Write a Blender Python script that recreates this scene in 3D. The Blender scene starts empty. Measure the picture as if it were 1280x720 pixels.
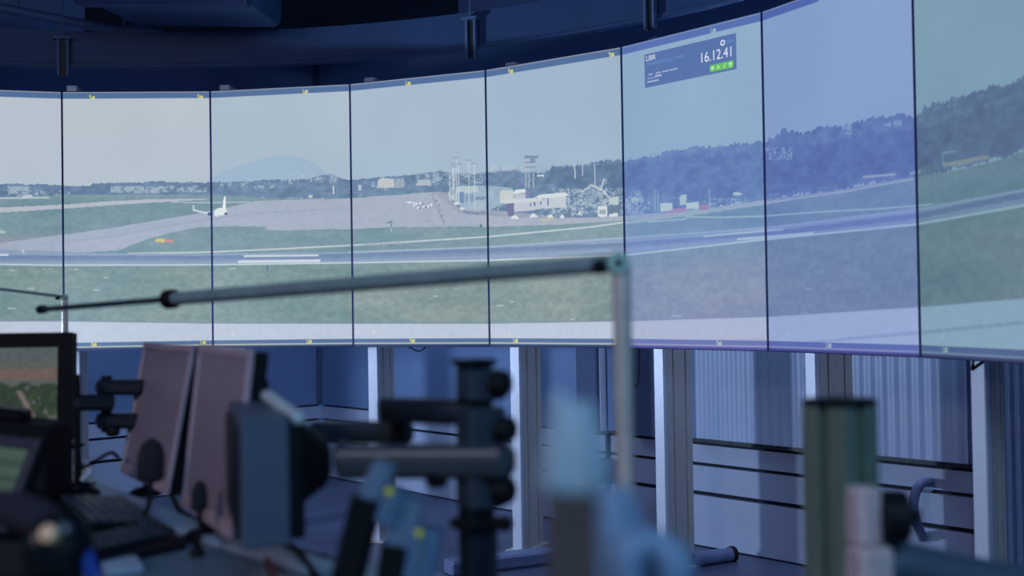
import bpy, math, random
import numpy as np
from mathutils import Vector, Matrix

random.seed(7)
rng = np.random.RandomState(11)
C = bpy.context.scene.collection
EYE = 1.12
DESK = 0.74

# ------------------------------------------------------------------ camera
F_PX = 1417.2
PITCH, ROLL = 0.0166, -0.0159
cr, sr = math.cos(ROLL), math.sin(ROLL)
FW = Vector((0, math.cos(PITCH), math.sin(PITCH)))
UP0 = Vector((0, -math.sin(PITCH), math.cos(PITCH)))
RT0 = Vector((1, 0, 0))
RT = cr * RT0 + sr * UP0
UP = -sr * RT0 + cr * UP0
cam_data = bpy.data.cameras.new('camera')
cam = bpy.data.objects.new('camera', cam_data)
C.objects.link(cam)
M = Matrix((RT, UP, -FW)).transposed().to_4x4()
M.translation = Vector((0, 0, EYE))
cam.matrix_world = M
cam_data.sensor_width = 36.0
cam_data.lens = F_PX / 1280 * 36.0
cam_data.clip_start = 0.05
cam_data.dof.use_dof = True
cam_data.dof.focus_distance = 4.9
cam_data.dof.aperture_fstop = 2.2
bpy.context.scene.camera = cam


def at(px, py, d):
    """world point seen at that place of the photograph, d metres into the room"""
    v = RT * ((px - 640) / F_PX) + UP * ((360 - py) / F_PX) + FW
    return Vector((0, 0, EYE)) + v * (d / v.y)


# ------------------------------------------------------------------ materials
def lin(c):
    return tuple(((v / 255) / 12.92 if v / 255 <= 0.04045 else ((v / 255 + 0.055) / 1.055) ** 2.4) for v in c)


def mat(name, rgb, rough=0.5, metal=0.0, var=0.12, scale=30.0, bump=0.0, spec=0.5):
    m = bpy.data.materials.new(name)
    m.use_nodes = True
    nt = m.node_tree
    b = nt.nodes['Principled BSDF']
    b.inputs['Roughness'].default_value = rough
    b.inputs['Metallic'].default_value = metal
    b.inputs['Specular IOR Level'].default_value = spec
    tc = nt.nodes.new('ShaderNodeTexCoord')
    nz = nt.nodes.new('ShaderNodeTexNoise')
    nz.inputs['Scale'].default_value = scale
    nz.inputs['Detail'].default_value = 4
    nt.links.new(tc.outputs['Object'], nz.inputs['Vector'])
    rp = nt.nodes.new('ShaderNodeValToRGB')
    c = lin(rgb)
    rp.color_ramp.elements[0].position = 0.3
    rp.color_ramp.elements[1].position = 0.7
    rp.color_ramp.elements[0].color = (*[v * (1 - var) for v in c], 1)
    rp.color_ramp.elements[1].color = (*[min(1, v * (1 + var)) for v in c], 1)
    nt.links.new(nz.outputs['Fac'], rp.inputs['Fac'])
    nt.links.new(rp.outputs['Color'], b.inputs['Base Color'])
    if bump:
        bp = nt.nodes.new('ShaderNodeBump')
        bp.inputs['Strength'].default_value = bump
        bp.inputs['Distance'].default_value = 0.01
        nt.links.new(nz.outputs['Fac'], bp.inputs['Height'])
        nt.links.new(bp.outputs['Normal'], b.inputs['Normal'])
    return m


def emit(name, rgb, strength=1.0):
    m = bpy.data.materials.new(name)
    m.use_nodes = True
    b = m.node_tree.nodes['Principled BSDF']
    b.inputs['Base Color'].default_value = (0.01, 0.01, 0.012, 1)
    b.inputs['Roughness'].default_value = 0.5
    b.inputs['Emission Color'].default_value = (*lin(rgb), 1)
    b.inputs['Emission Strength'].default_value = strength
    return m


def picture_mat(name, rough=0.55):
    m = bpy.data.materials.new(name)
    m.use_nodes = True
    nt = m.node_tree
    b = nt.nodes['Principled BSDF']
    b.inputs['Base Color'].default_value = (0.008, 0.009, 0.012, 1)
    b.inputs['Roughness'].default_value = rough
    b.inputs['Specular IOR Level'].default_value = 0.25
    a = nt.nodes.new('ShaderNodeVertexColor')
    a.layer_name = 'picture'
    nt.links.new(a.outputs['Color'], b.inputs['Emission Color'])
    b.inputs['Emission Strength'].default_value = 1.0
    return m


MT = dict(
    wall=mat('painted_wall', (104, 128, 170), 0.7, var=0.05, scale=4),
    plank=mat('wall_planks', (166, 174, 202), 0.55, var=0.04, scale=5),
    darkwall=mat('dark_wall', (70, 84, 120), 0.7, var=0.06),
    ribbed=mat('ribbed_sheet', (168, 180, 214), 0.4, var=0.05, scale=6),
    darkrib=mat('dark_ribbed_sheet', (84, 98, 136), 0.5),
    groove=mat('groove', (20, 24, 44), 0.8),
    floor=mat('floor_vinyl', (70, 76, 104), 0.45, var=0.1, scale=6),
    ceil=mat('ceiling_paint', (96, 130, 184), 0.9, var=0.15, scale=2),
    beam=mat('shade_band_paint', (20, 34, 54), 0.9, var=0.15, scale=2),  # near-black that imitates shade above the fascia
    fascia=mat('fascia_metal', (42, 68, 112), 0.5, var=0.1, scale=5),
    duct=mat('duct_grey', (78, 104, 140), 0.5),
    alu=mat('brushed_aluminium', (206, 206, 224), 0.42, 0.25, var=0.04, scale=60),
    post=mat('post_side_grey', (196, 188, 184), 0.5, 0.2, var=0.06, scale=40),
    housing=mat('display_housing', (24, 27, 38), 0.5),
    bezel=mat('display_bezel', (26, 38, 92), 0.5, spec=0.2),
    trim=mat('display_bottom_edge', (150, 154, 160), 0.35, 0.5),
    black=mat('black_plastic', (13, 15, 20), 0.6, var=0.2, spec=0.2),
    blackgloss=mat('glossy_black_plastic', (12, 15, 22), 0.35, var=0.2, spec=0.3),
    foam=mat('mic_foam', (38, 34, 44), 0.95, var=0.3, scale=300, bump=0.5),
    slate=mat('slate_metal', (64, 74, 84), 0.38, 0.35, var=0.08),
    slatedark=mat('dark_slate_metal', (36, 44, 54), 0.4, 0.3, var=0.1),
    armgrey=mat('arm_grey', (70, 78, 84), 0.35, 0.35, var=0.06),
    mauve=mat('off_white_bezel', (190, 164, 172), 0.45, var=0.04),
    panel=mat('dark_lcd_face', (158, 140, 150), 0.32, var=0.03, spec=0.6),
    teal=mat('teal_grey_case', (76, 88, 106), 0.5, var=0.05),
    tealpale=mat('pale_teal_rail', (190, 204, 206), 0.4),
    desk=mat('desk_laminate', (92, 116, 130), 0.4, var=0.06, scale=12),
    deskrail=mat('desk_rail', (146, 166, 186), 0.5),
    tissue=mat('pale_blue_tissue', (164, 180, 190), 0.85, var=0.05, scale=50),
    bag=mat('pale_blue_plastic', (114, 138, 166), 0.5, var=0.08, scale=40),
    carton=mat('brown_carton', (84, 70, 66), 0.8, var=0.08),
    cap=mat('pale_blue_cap', (100, 122, 144), 0.5, var=0.05),
    plug=mat('blue_plug', (88, 114, 146), 0.5, var=0.05),
    dot=mat('yellow_dot', (222, 220, 70), 0.5),
    profile=mat('extruded_profile', (134, 142, 124), 0.35, 0.45, var=0.06),
    pinkbr=mat('beige_bracket', (206, 180, 178), 0.45),
    boom=mat('boom_tube', (128, 146, 146), 0.6),
    boompost=mat('boom_post', (220, 202, 190), 0.35, 0.3),
    hinge=mat('green_grey_hinge', (176, 206, 190), 0.4, 0.2),
    blue=mat('blue_connector', (36, 70, 160), 0.4),
    warm=mat('warm_highlight_paint', (255, 196, 150), 0.3),  # colour of the warm highlight painted on the headset
    paper=mat('ruled_paper', (150, 170, 190), 0.8),
    red=mat('red_cable', (110, 34, 44), 0.5),
    white=mat('white_cable', (196, 202, 216), 0.5),
    hose=mat('grey_hose', (104, 112, 150), 0.5),
    tabbez=mat('tablet_bezel', (62, 60, 68), 0.45),
    picture=picture_mat('display_picture'),
)
PNAV = emit('overlay_blue', (82, 110, 164))
PWHITE = emit('overlay_white', (216, 222, 236))
PBLUE = emit('overlay_light_blue', (104, 142, 206))
PGREEN = emit('overlay_green', (104, 190, 92))
PLIME = emit('overlay_pale_green', (176, 226, 166))
PGREY = emit('overlay_grey', (160, 176, 210))


# ------------------------------------------------------------------ mesh helpers
class MB:
    def __init__(s):
        s.v, s.f = [], []

    def add(s, vs, fs):
        n = len(s.v)
        s.v += [Vector(p) for p in vs]
        s.f += [tuple(i + n for i in q) for q in fs]
        return s

    def obox(s, c, ax, ay, az, hx, hy, hz, ch=0.0):
        """box with half sizes along three axes, edges parallel to az chamfered by ch"""
        c = Vector(c)
        if ch <= 0:
            pr = [(-hx, -hy), (hx, -hy), (hx, hy), (-hx, hy)]
        else:
            pr = [(-hx + ch, -hy), (hx - ch, -hy), (hx, -hy + ch), (hx, hy - ch), (hx - ch, hy), (-hx + ch, hy), (-hx, hy - ch), (-hx, -hy + ch)]
        return s.extr(c, ax, ay, az, pr, -hz, hz, min(ch, hz) * 0.7)

    def extr(s, c, ax, ay, az, pr, z0, z1, ch=0.0):
        """extrude a profile (list of 2D points on ax, ay) along az, with a small chamfer at both ends"""
        c = Vector(c)
        n = len(pr)
        rings = []
        if ch > 0:
            cx = sum(p[0] for p in pr) / n
            cy = sum(p[1] for p in pr) / n
            mx = max(max(abs(p[0] - cx), abs(p[1] - cy)) for p in pr)
            k = 1 - ch / mx
            small = [(cx + (p[0] - cx) * k, cy + (p[1] - cy) * k) for p in pr]
            lv = [(small, z0), (pr, z0 + ch), (pr, z1 - ch), (small, z1)]
        else:
            lv = [(pr, z0), (pr, z1)]
        vs = []
        for q, z in lv:
            vs += [c + ax * p[0] + ay * p[1] + az * z for p in q]
        fs = [tuple(range(n - 1, -1, -1)), tuple(range((len(lv) - 1) * n, len(lv) * n))]
        for k in range(len(lv) - 1):
            for i in range(n):
                j = (i + 1) % n
                fs.append((k * n + i, k * n + j, (k + 1) * n + j, (k + 1) * n + i))
        return s.add(vs, fs)

    def box(s, x0, y0, z0, x1, y1, z1, ch=0.0):
        return s.obox(((x0 + x1) / 2, (y0 + y1) / 2, (z0 + z1) / 2), X, Y, Z, abs(x1 - x0) / 2, abs(y1 - y0) / 2, abs(z1 - z0) / 2, ch)

    def beam(s, p0, p1, w, h, ch=0.0, up=None):
        """box bar between two points: w across, h along up"""
        p0, p1 = Vector(p0), Vector(p1)
        a = (p1 - p0)
        L = a.length
        a.normalize()
        u = Vector(up) if up else Vector((0, 0, 1))
        sd = a.cross(u).normalized()
        u = sd.cross(a).normalized()
        return s.obox((p0 + p1) / 2, sd, u, a, w / 2, h / 2, L / 2, ch)

    def tube(s, path, r, n=12, caps=True):
        path = [Vector(p) for p in path]
        rs = r if isinstance(r, (list, tuple)) else [r] * len(path)
        vs, fs = [], []
        a = None
        for i, p in enumerate(path):
            t = (path[min(i + 1, len(path) - 1)] - path[max(i - 1, 0)]).normalized()
            if a is None:
                a = t.cross(Vector((0.123, 0.31, 0.94)))
                if a.length < 0.2:
                    a = t.cross(Vector((1, 0, 0)))
            a = (a - t * a.dot(t)).normalized()
            b = t.cross(a).normalized()
            for k in range(n):
                g = 2 * math.pi * k / n
                vs.append(p + (a * math.cos(g) + b * math.sin(g)) * rs[i])
        for i in range(len(path) - 1):
            for k in range(n):
                j = (k + 1) % n
                fs.append((i * n + k, i * n + j, (i + 1) * n + j, (i + 1) * n + k))
        if caps:
            fs.append(tuple(range(n - 1, -1, -1)))
            fs.append(tuple(range((len(path) - 1) * n, len(path) * n)))
        return s.add(vs, fs)

    def lathe(s, c, axis, prof, n=28):
        """prof = [(distance along axis, radius)]"""
        axis = Vector(axis).normalized()
        c = Vector(c)
        pts = [c + axis * p[0] for p in prof]
        a = axis.cross(Vector((0.3, 0.2, 0.93)))
        if a.length < 0.2:
            a = axis.cross(X)
        a.normalize()
        b = axis.cross(a)
        vs, fs = [], []
        for q, (h, r) in zip(pts, prof):
            for k in range(n):
                g = 2 * math.pi * k / n
                vs.append(q + (a * math.cos(g) + b * math.sin(g)) * max(r, 1e-4))
        for i in range(len(prof) - 1):
            for k in range(n):
                j = (k + 1) % n
                fs.append((i * n + k, i * n + j, (i + 1) * n + j, (i + 1) * n + k))
        fs.append(tuple(range(n - 1, -1, -1)))
        fs.append(tuple(range((len(prof) - 1) * n, len(prof) * n)))
        return s.add(vs, fs)

    def build(s, name, m, parent=None, smooth=False, bevel=0.0, subsurf=0):
        base = Vector((0, 0, 0))
        if parent is not None:
            q = parent
            while q is not None:
                base += Vector(q.location)
                q = q.parent
        me = bpy.data.meshes.new(name)
        me.from_pydata([p - base for p in s.v], [], s.f)
        me.update()
        import bmesh
        bm = bmesh.new()
        bm.from_mesh(me)
        bmesh.ops.recalc_face_normals(bm, faces=bm.faces)
        bm.to_mesh(me)
        bm.free()
        me.materials.append(m)
        if smooth:
            for p in me.polygons:
                p.use_smooth = True
            try:
                me.set_sharp_from_angle(angle=math.radians(42))
            except Exception:
                pass
        o = bpy.data.objects.new(name, me)
        C.objects.link(o)
        if parent is not None:
            o.parent = parent
        if bevel:
            bv = o.modifiers.new('bevel', 'BEVEL')
            bv.width = bevel
            bv.segments = 2
            bv.limit_method = 'ANGLE'
        if subsurf:
            ss = o.modifiers.new('subsurf', 'SUBSURF')
            ss.levels = ss.render_levels = subsurf
        return o


X, Y, Z = Vector((1, 0, 0)), Vector((0, 1, 0)), Vector((0, 0, 1))


def thing(name, label, cat, loc, group=None):
    o = bpy.data.objects.new(name, None)
    o.empty_display_size = 0.05
    C.objects.link(o)
    o.location = loc
    o['label'] = label
    o['category'] = cat
    if group:
        o['group'] = group
    return o


def tag(o, label, cat, group=None):
    o['label'] = label
    o['category'] = cat
    if group:
        o['group'] = group
    return o


def struct(o):
    o['kind'] = 'structure'
    return o


def smoothpath(pts, n=6):
    """Catmull-Rom through the points"""
    P = [Vector(p) for p in pts]
    P = [P[0] * 2 - P[1]] + P + [P[-1] * 2 - P[-2]]
    out = []
    for i in range(1, len(P) - 2):
        for k in range(n):
            t = k / n
            a, b, c, d = P[i - 1], P[i], P[i + 1], P[i + 2]
            out.append(0.5 * ((2 * b) + (c - a) * t + (2 * a - 5 * b + 4 * c - d) * t * t + (3 * b - a - 3 * c + d) * t ** 3))
    out.append(P[-2])
    return out


# ------------------------------------------------------------------ the airport picture shown on the display wall
# each entry: polygon or line, colour, corners as (panel number + fraction across, metres above the lower edge)
PICTURE = [
('p',(148, 175, 200),[(1.9890,0.8096),(2.1229,0.8482),(2.2798,0.8745),(2.3839,0.8945),(2.4701,0.8997),(2.5843,0.9005),(2.6976,0.8787),(2.7929,0.8352),(2.8598,0.7962),(2.8364,0.7520),(1.9884,0.7716)],{'n': 2, 'a': 0.6}),
('p',(150, 168, 190),[(3.9496,0.7716),(4.0198,0.7930),(4.1957,0.7931),(4.5558,0.7783),(4.7846,0.7810),(4.9882,0.7749),(5.1316,0.7834),(5.3140,0.7816),(5.6017,0.7799),(5.9982,0.7674),(6.0582,0.7388),(6.0510,0.5682),(3.9475,0.6832)],{'city': 1}),
('p',(106, 131, 161),[(-0.0694,0.7709),(0.6065,0.7816),(0.8059,0.7837),(0.9930,0.7819),(1.1799,0.7732),(1.2015,0.7882),(1.6533,0.7928),(1.9886,0.7868),(2.2088,0.7855),(2.4966,0.7900),(2.6390,0.7828),(2.7696,0.7984),(2.8656,0.8072),(2.9884,0.7745),(3.1900,0.7776),(3.3707,0.7776),(3.5483,0.7848),(3.6359,0.7883),(3.8082,0.7739),(3.9943,0.7662),(4.1014,0.7672),(4.1949,0.7653),(4.2866,0.7497),(4.3892,0.7439),(4.4966,0.7581),(4.6133,0.7614),(4.7559,0.7629),(4.8122,0.7694),(5.0048,0.7608),(5.1307,0.7579),(5.2231,0.7636),(5.3727,0.7676),(5.5171,0.7715),(5.6014,0.7738),(5.7107,0.7590),(5.8697,0.7549),(5.9978,0.7559),(6.0589,0.7559),(6.1201,0.7727),(6.1624,0.7853),(6.2201,0.7628),(6.2886,0.7505),(6.3679,0.7645),(6.4340,0.7686),(6.5404,0.7550),(6.6435,0.7496),(6.7923,0.7545),(6.9108,0.7568),(6.9926,0.7430),(7.0607,0.7617),(7.1173,0.7668),(7.2259,0.7581),(7.3560,0.7601),(7.5031,0.7567),(7.5965,0.7574),(7.7081,0.7594),(7.9350,0.7501),(7.9270,0.5802),(7.6989,0.5699),(7.4931,0.5542),(7.2421,0.5530),(6.9848,0.5499),(6.5838,0.5431),(6.2571,0.5434),(5.9903,0.5377),(5.7569,0.5388),(5.5369,0.5263),(5.0094,0.5241),(4.5488,0.5360),(3.9895,0.5688),(3.8042,0.6102),(3.6041,0.6744),(2.9867,0.6927),(2.4949,0.6998),(1.9875,0.7222),(1.5445,0.7291),(0.9924,0.7291),(0.6058,0.7184),(-0.0699,0.7129)],{'n': 9, 'trees': 1}),
('p',(96, 121, 152),[(4.4962,0.7446),(4.6246,0.7540),(4.8117,0.7529),(5.0171,0.7470),(5.3127,0.7442),(5.9964,0.7157),(6.9909,0.7014),(7.7057,0.7089),(7.9331,0.7101),(7.9279,0.6002),(7.6996,0.5825),(6.9855,0.5670),(5.9910,0.5578),(5.4818,0.5720),(5.0136,0.6469),(4.5526,0.6672),(4.4360,0.7072)],{'n': 7, 'trees': 1}),
('p',(98, 122, 150),[(7.2743,0.6708),(7.3267,0.6835),(7.4267,0.6791),(7.5124,0.6561),(7.5440,0.6307),(7.5144,0.6008),(7.4222,0.5874),(7.3228,0.6059),(7.2779,0.6380)],{'n': 6}),
('p',(96, 120, 150),[(7.4767,0.6089),(7.5204,0.6266),(7.5990,0.6227),(7.6564,0.5996),(7.6684,0.5728),(7.5638,0.5610),(7.4944,0.5806)],{'n': 6}),
('p',(168, 186, 194),[(5.0183,0.7825),(5.1317,0.7865),(5.3140,0.7816),(5.5457,0.7814),(5.5454,0.7723),(5.3137,0.7722),(5.1313,0.7738),(5.0179,0.7696)],{'spk': 0.6}),
('p',(176, 192, 202),[(0.6559,0.7710),(0.8058,0.7725),(0.8053,0.7275),(0.6554,0.7263)],{'spk': 0.5}),
('p',(176, 192, 202),[(0.8307,0.7540),(0.9927,0.7555),(0.9924,0.7329),(0.8304,0.7315)],{'spk': 0.3}),
('p',(176, 192, 202),[(1.0083,0.7480),(1.1795,0.7468),(1.1793,0.7317),(1.0081,0.7329)],{'spk': 0.25}),
('p',(176, 192, 202),[(1.3193,0.7723),(1.6530,0.7700),(1.6525,0.7397),(1.3189,0.7420)],{'spk': 0.6}),
('p',(176, 192, 202),[(1.6530,0.7738),(1.9775,0.7716),(1.9770,0.7413),(1.6526,0.7435)],{'spk': 0.45}),
('p',(176, 192, 202),[(2.0054,0.7942),(2.2089,0.7893),(2.2085,0.7666),(2.0050,0.7714)],{'spk': 0.35}),
('p',(176, 192, 202),[(2.2087,0.7817),(2.4677,0.7756),(2.4672,0.7456),(2.2082,0.7515)],{'spk': 0.3}),
('p',(176, 192, 202),[(2.4966,0.7900),(2.7241,0.7845),(2.7236,0.7621),(2.4962,0.7674)],{'spk': 0.35}),
('p',(176, 192, 202),[(2.5826,0.8104),(2.9889,0.8005),(2.9882,0.7633),(2.5819,0.7729)],{'spk': 0.3}),
('p',(176, 192, 202),[(3.0672,0.7604),(3.3102,0.7508),(3.3094,0.7143),(3.0664,0.7234)],{'spk': 0.18}),
('p',(176, 192, 202),[(3.4896,0.7872),(3.9943,0.7662),(3.9929,0.7098),(3.4882,0.7293)],{'spk': 0.35}),
('p',(176, 192, 202),[(4.0200,0.8000),(4.3180,0.7823),(4.3172,0.7549),(4.0192,0.7719)],{'spk': 0.4}),
('p',(176, 192, 202),[(4.9997,0.6121),(5.1992,0.6006),(5.1974,0.5500),(4.9982,0.5603)],{'spk': 0.45}),
('p',(176, 192, 202),[(5.5945,0.5717),(5.8888,0.5550),(5.8878,0.5259),(5.5934,0.5416)],{'spk': 0.3}),
('p',(176, 192, 202),[(5.9970,0.7329),(6.2064,0.7139),(6.2045,0.6695),(5.9954,0.6870)],{'spk': 0.35}),
('p',(176, 192, 202),[(6.5403,0.7524),(6.6431,0.7419),(6.6421,0.7159),(6.5392,0.7260)],{'spk': 0.4}),
('p',(176, 192, 202),[(6.8160,0.7444),(6.9237,0.7331),(6.9229,0.7133),(6.8151,0.7243)],{'spk': 0.4}),
('p',(176, 192, 202),[(7.1987,0.7497),(7.3037,0.7369),(7.3030,0.7231),(7.1980,0.7356)],{'spk': 0.3}),
('p',(176, 192, 202),[(3.7210,0.7203),(3.9929,0.7098),(3.9919,0.6675),(3.7200,0.6774)],{'spk': 0.4}),
('p',(176, 192, 202),[(4.4941,0.6702),(5.0007,0.6444),(4.9976,0.5409),(4.4910,0.5620)],{'spk': 0.4}),
('p',(176, 192, 202),[(4.0164,0.6734),(4.1424,0.6672),(4.1404,0.5976),(4.0145,0.6031)],{'spk': 0.4}),
('p',(188, 192, 196),[(3.1950,0.7296),(3.2019,0.7661),(3.2324,0.7759),(3.3286,0.7647),(3.3277,0.7282)],{}),
('p',(150, 166, 182),[(3.3276,0.7245),(3.3345,0.7645),(3.4003,0.7691),(3.4053,0.7252)],{}),
('p',(172, 184, 194),[(3.4941,0.7291),(3.5006,0.7542),(3.5944,0.7540),(3.5995,0.7250)],{}),
('p',(178, 190, 198),[(3.0485,0.7500),(3.0731,0.7491),(3.0725,0.7232),(3.0479,0.7241)],{}),
('p',(196, 206, 212),[(2.8758,0.7511),(2.8836,0.7509),(2.8829,0.7137),(2.8750,0.7138)],{}),
('p',(190, 198, 206),[(2.7000,0.7103),(2.7283,0.7097),(2.7280,0.6947),(2.6997,0.6953)],{}),
('p',(121, 148, 158),[(-0.0698,0.7165),(0.6058,0.7221),(0.9924,0.7329),(1.5446,0.7329),(1.9876,0.7279),(2.4949,0.6998),(2.9867,0.6927),(3.6338,0.6985),(3.8042,0.6102),(3.9884,0.5265),(4.5484,0.5226),(5.0095,0.5273),(5.5369,0.5263),(5.9903,0.5377),(6.5837,0.5405),(6.9848,0.5499),(7.2419,0.5484),(7.4930,0.5520),(7.6987,0.5656),(7.9268,0.5762),(7.9194,0.4200),(7.6912,0.4095),(6.9782,0.3837),(5.9944,0.3650),(5.0032,0.3464),(3.9841,0.3504),(2.9799,0.3550),(1.9816,0.3619),(0.9879,0.3715),(-0.0728,0.3763)],{'n': 5, 'grass': 1}),
('l',(196, 203, 210),[(0.4092,0.7113),(0.7051,0.7174),(0.9161,0.7210)],{'w': 0.00594}),
('l',(205, 212, 218),[(0.7551,0.7234),(0.8053,0.7275)],{'w': 0.00746}),
('p',(178, 184, 196),[(-0.0703,0.6604),(0.6052,0.6720),(0.9918,0.6877),(1.2753,0.7008),(1.5981,0.7098),(1.9874,0.7108),(1.9873,0.7062),(1.7328,0.6975),(1.4363,0.6883),(0.9916,0.6688),(0.6050,0.6478),(-0.0705,0.6368)],{'n': 3}),
('l',(178, 190, 198),[(1.7328,0.6956),(1.9870,0.6899),(2.2648,0.6879)],{'w': 0.00453}),
('p',(138, 150, 162),[(-0.0715,0.5210),(0.6037,0.5365),(0.8030,0.5367),(0.9038,0.5406),(0.9901,0.5483),(0.9899,0.5295),(0.6033,0.5031),(-0.0719,0.4848)],{'n': 3}),
('p',(160, 172, 192),[(-0.0719,0.4848),(0.6034,0.5068),(0.9901,0.5445),(1.3272,0.5758),(1.6505,0.6110),(1.9212,0.6411),(2.1487,0.6696),(2.2764,0.6876),(2.4947,0.6923),(2.9867,0.6890),(3.6337,0.6949),(3.8042,0.6102),(3.9895,0.5688),(3.9884,0.5265),(3.7167,0.5415),(3.3653,0.5445),(2.9838,0.5479),(2.4920,0.5497),(2.3775,0.5537),(2.4180,0.5680),(2.1470,0.5750),(1.9201,0.5747),(1.7305,0.5497),(1.5683,0.5208),(1.4657,0.4953),(1.3686,0.4678),(0.9890,0.4580),(-0.0721,0.4559)],{'n': 3}),
('p',(164, 173, 191),[(2.3110,0.6907),(2.4947,0.6923),(2.9867,0.6890),(3.6336,0.6931),(3.7193,0.6488),(3.8875,0.5330),(3.3653,0.5445),(2.9838,0.5461),(2.4920,0.5497),(2.3833,0.5540),(2.4353,0.5770),(2.6636,0.5876),(2.9856,0.6370),(2.9467,0.6527),(2.6646,0.6400),(2.2057,0.6155),(2.0898,0.6254),(1.9862,0.6425),(2.2068,0.6759)],{'n': 3}),
('p',(164, 174, 194),[(1.0265,0.5142),(1.3803,0.5338),(1.6498,0.5656),(1.9857,0.6083),(2.1478,0.6166),(2.3786,0.6120),(2.7774,0.6190),(2.9852,0.6185),(2.9839,0.5516),(2.4922,0.5572),(2.3777,0.5631),(2.4066,0.5738),(2.0891,0.5837),(1.8660,0.5751),(1.6766,0.5502),(1.4874,0.5064),(1.3526,0.4736),(1.0581,0.4763)],{'n': 3}),
('l',(150, 163, 184),[(0.9896,0.5107),(1.3804,0.5413),(1.7581,0.5874),(2.2060,0.6306),(2.9858,0.6444)],{'w': 0.00451}),
('p',(152, 162, 180),[(3.6046,0.6960),(3.6973,0.6925),(4.0017,0.6036),(4.5491,0.5461),(5.0095,0.5273),(5.0091,0.5176),(4.5482,0.5159),(4.1880,0.5226),(3.9437,0.5278),(3.7190,0.6380)],{'n': 4}),
('p',(166, 174, 190),[(3.6964,0.6567),(3.7757,0.6111),(3.8604,0.5835),(4.5489,0.5394),(5.0097,0.5338),(5.5371,0.5324),(5.8098,0.5359),(5.9905,0.5434),(6.1991,0.5388),(6.1988,0.5333),(5.9899,0.5262),(5.5365,0.5142),(5.0090,0.5144),(4.5482,0.5159),(3.9437,0.5278)],{'n': 4}),
('p',(110, 125, 150),[(3.6328,0.6590),(3.6433,0.6586),(3.6431,0.6507),(3.6326,0.6511)],{}),
('p',(110, 125, 150),[(3.6555,0.6366),(3.6659,0.6363),(3.6657,0.6284),(3.6553,0.6287)],{}),
('p',(110, 125, 150),[(3.6608,0.6149),(3.6712,0.6146),(3.6710,0.6067),(3.6606,0.6070)],{}),
('p',(110, 125, 150),[(3.6717,0.5894),(3.6821,0.5891),(3.6819,0.5812),(3.6715,0.5816)],{}),
('p',(110, 125, 150),[(3.6827,0.5676),(3.6931,0.5673),(3.6929,0.5594),(3.6826,0.5597)],{}),
('l',(128, 142, 168),[(3.6045,0.6888),(3.6492,0.6153),(3.6938,0.5458)],{'w': 0.00358}),
('p',(215, 222, 228),[(3.4214,0.6555),(3.4393,0.6603),(3.4629,0.6541),(3.4391,0.6495)],{}),
('p',(100, 118, 146),[(3.4452,0.6565),(3.4570,0.6561),(3.4569,0.6499),(3.4450,0.6503)],{}),
('p',(215, 222, 228),[(3.4745,0.6464),(3.4923,0.6512),(3.5157,0.6450),(3.4920,0.6404)],{}),
('p',(100, 118, 146),[(3.4981,0.6474),(3.5099,0.6470),(3.5097,0.6409),(3.4979,0.6413)],{}),
('p',(215, 222, 228),[(3.5040,0.6490),(3.5218,0.6538),(3.5451,0.6476),(3.5215,0.6430)],{}),
('p',(100, 118, 146),[(3.5275,0.6500),(3.5393,0.6496),(3.5391,0.6435),(3.5274,0.6439)],{}),
('p',(215, 222, 228),[(3.5271,0.6302),(3.5448,0.6350),(3.5680,0.6288),(3.5445,0.6242)],{}),
('p',(100, 118, 146),[(3.5505,0.6312),(3.5622,0.6308),(3.5621,0.6247),(3.5504,0.6250)],{}),
('p',(215, 222, 228),[(3.5623,0.6326),(3.5799,0.6374),(3.6031,0.6312),(3.5797,0.6266)],{}),
('p',(100, 118, 146),[(3.5857,0.6336),(3.5973,0.6332),(3.5972,0.6271),(3.5855,0.6275)],{}),
('p',(215, 222, 228),[(3.5858,0.6390),(3.6034,0.6438),(3.6265,0.6376),(3.6031,0.6330)],{}),
('p',(100, 118, 146),[(3.6091,0.6400),(3.6208,0.6396),(3.6206,0.6335),(3.6090,0.6339)],{}),
('p',(215, 222, 228),[(3.4859,0.6279),(3.5036,0.6328),(3.5270,0.6266),(3.5034,0.6219)],{}),
('p',(100, 118, 146),[(3.5094,0.6289),(3.5212,0.6286),(3.5210,0.6224),(3.5093,0.6228)],{}),
('p',(215, 222, 228),[(3.4566,0.6398),(3.4744,0.6446),(3.4979,0.6384),(3.4742,0.6338)],{}),
('p',(100, 118, 146),[(3.4803,0.6408),(3.4920,0.6404),(3.4919,0.6342),(3.4801,0.6346)],{}),
('l',(214, 221, 226),[(3.4156,0.6575),(3.4864,0.6496)],{'w': 0.00434}),
('l',(96, 120, 140),[(3.2698,0.5656),(3.3001,0.5720),(3.2996,0.5500)],{'w': 0.00547}),
('p',(200, 208, 214),[(3.2945,0.5392),(3.3005,0.5391),(3.3002,0.5244),(3.2942,0.5246)],{}),
('p',(140, 155, 178),[(3.6013,0.5557),(3.6303,0.5548),(3.6299,0.5369),(3.6009,0.5377)],{'spk': 0.5}),
('p',(140, 155, 178),[(3.5491,0.5717),(3.5900,0.5704),(3.5897,0.5560),(3.5488,0.5572)],{'spk': 0.5}),
('p',(150, 172, 192),[(3.7896,0.7141),(3.9929,0.7098),(4.1927,0.6890),(4.1913,0.6370),(3.9902,0.5970),(3.8328,0.6163),(3.7539,0.6547)],{'n': 8}),
('p',(178, 194, 203),[(3.7896,0.7141),(3.9369,0.7119),(3.9475,0.6832),(3.7889,0.6820)],{'n': 3}),
('p',(112, 140, 176),[(3.8061,0.6885),(3.8402,0.6872),(3.8390,0.6375),(3.8049,0.6386)],{}),
('p',(134, 156, 184),[(3.8457,0.6763),(3.9135,0.6739),(3.9127,0.6420),(3.8449,0.6444)],{}),
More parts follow.
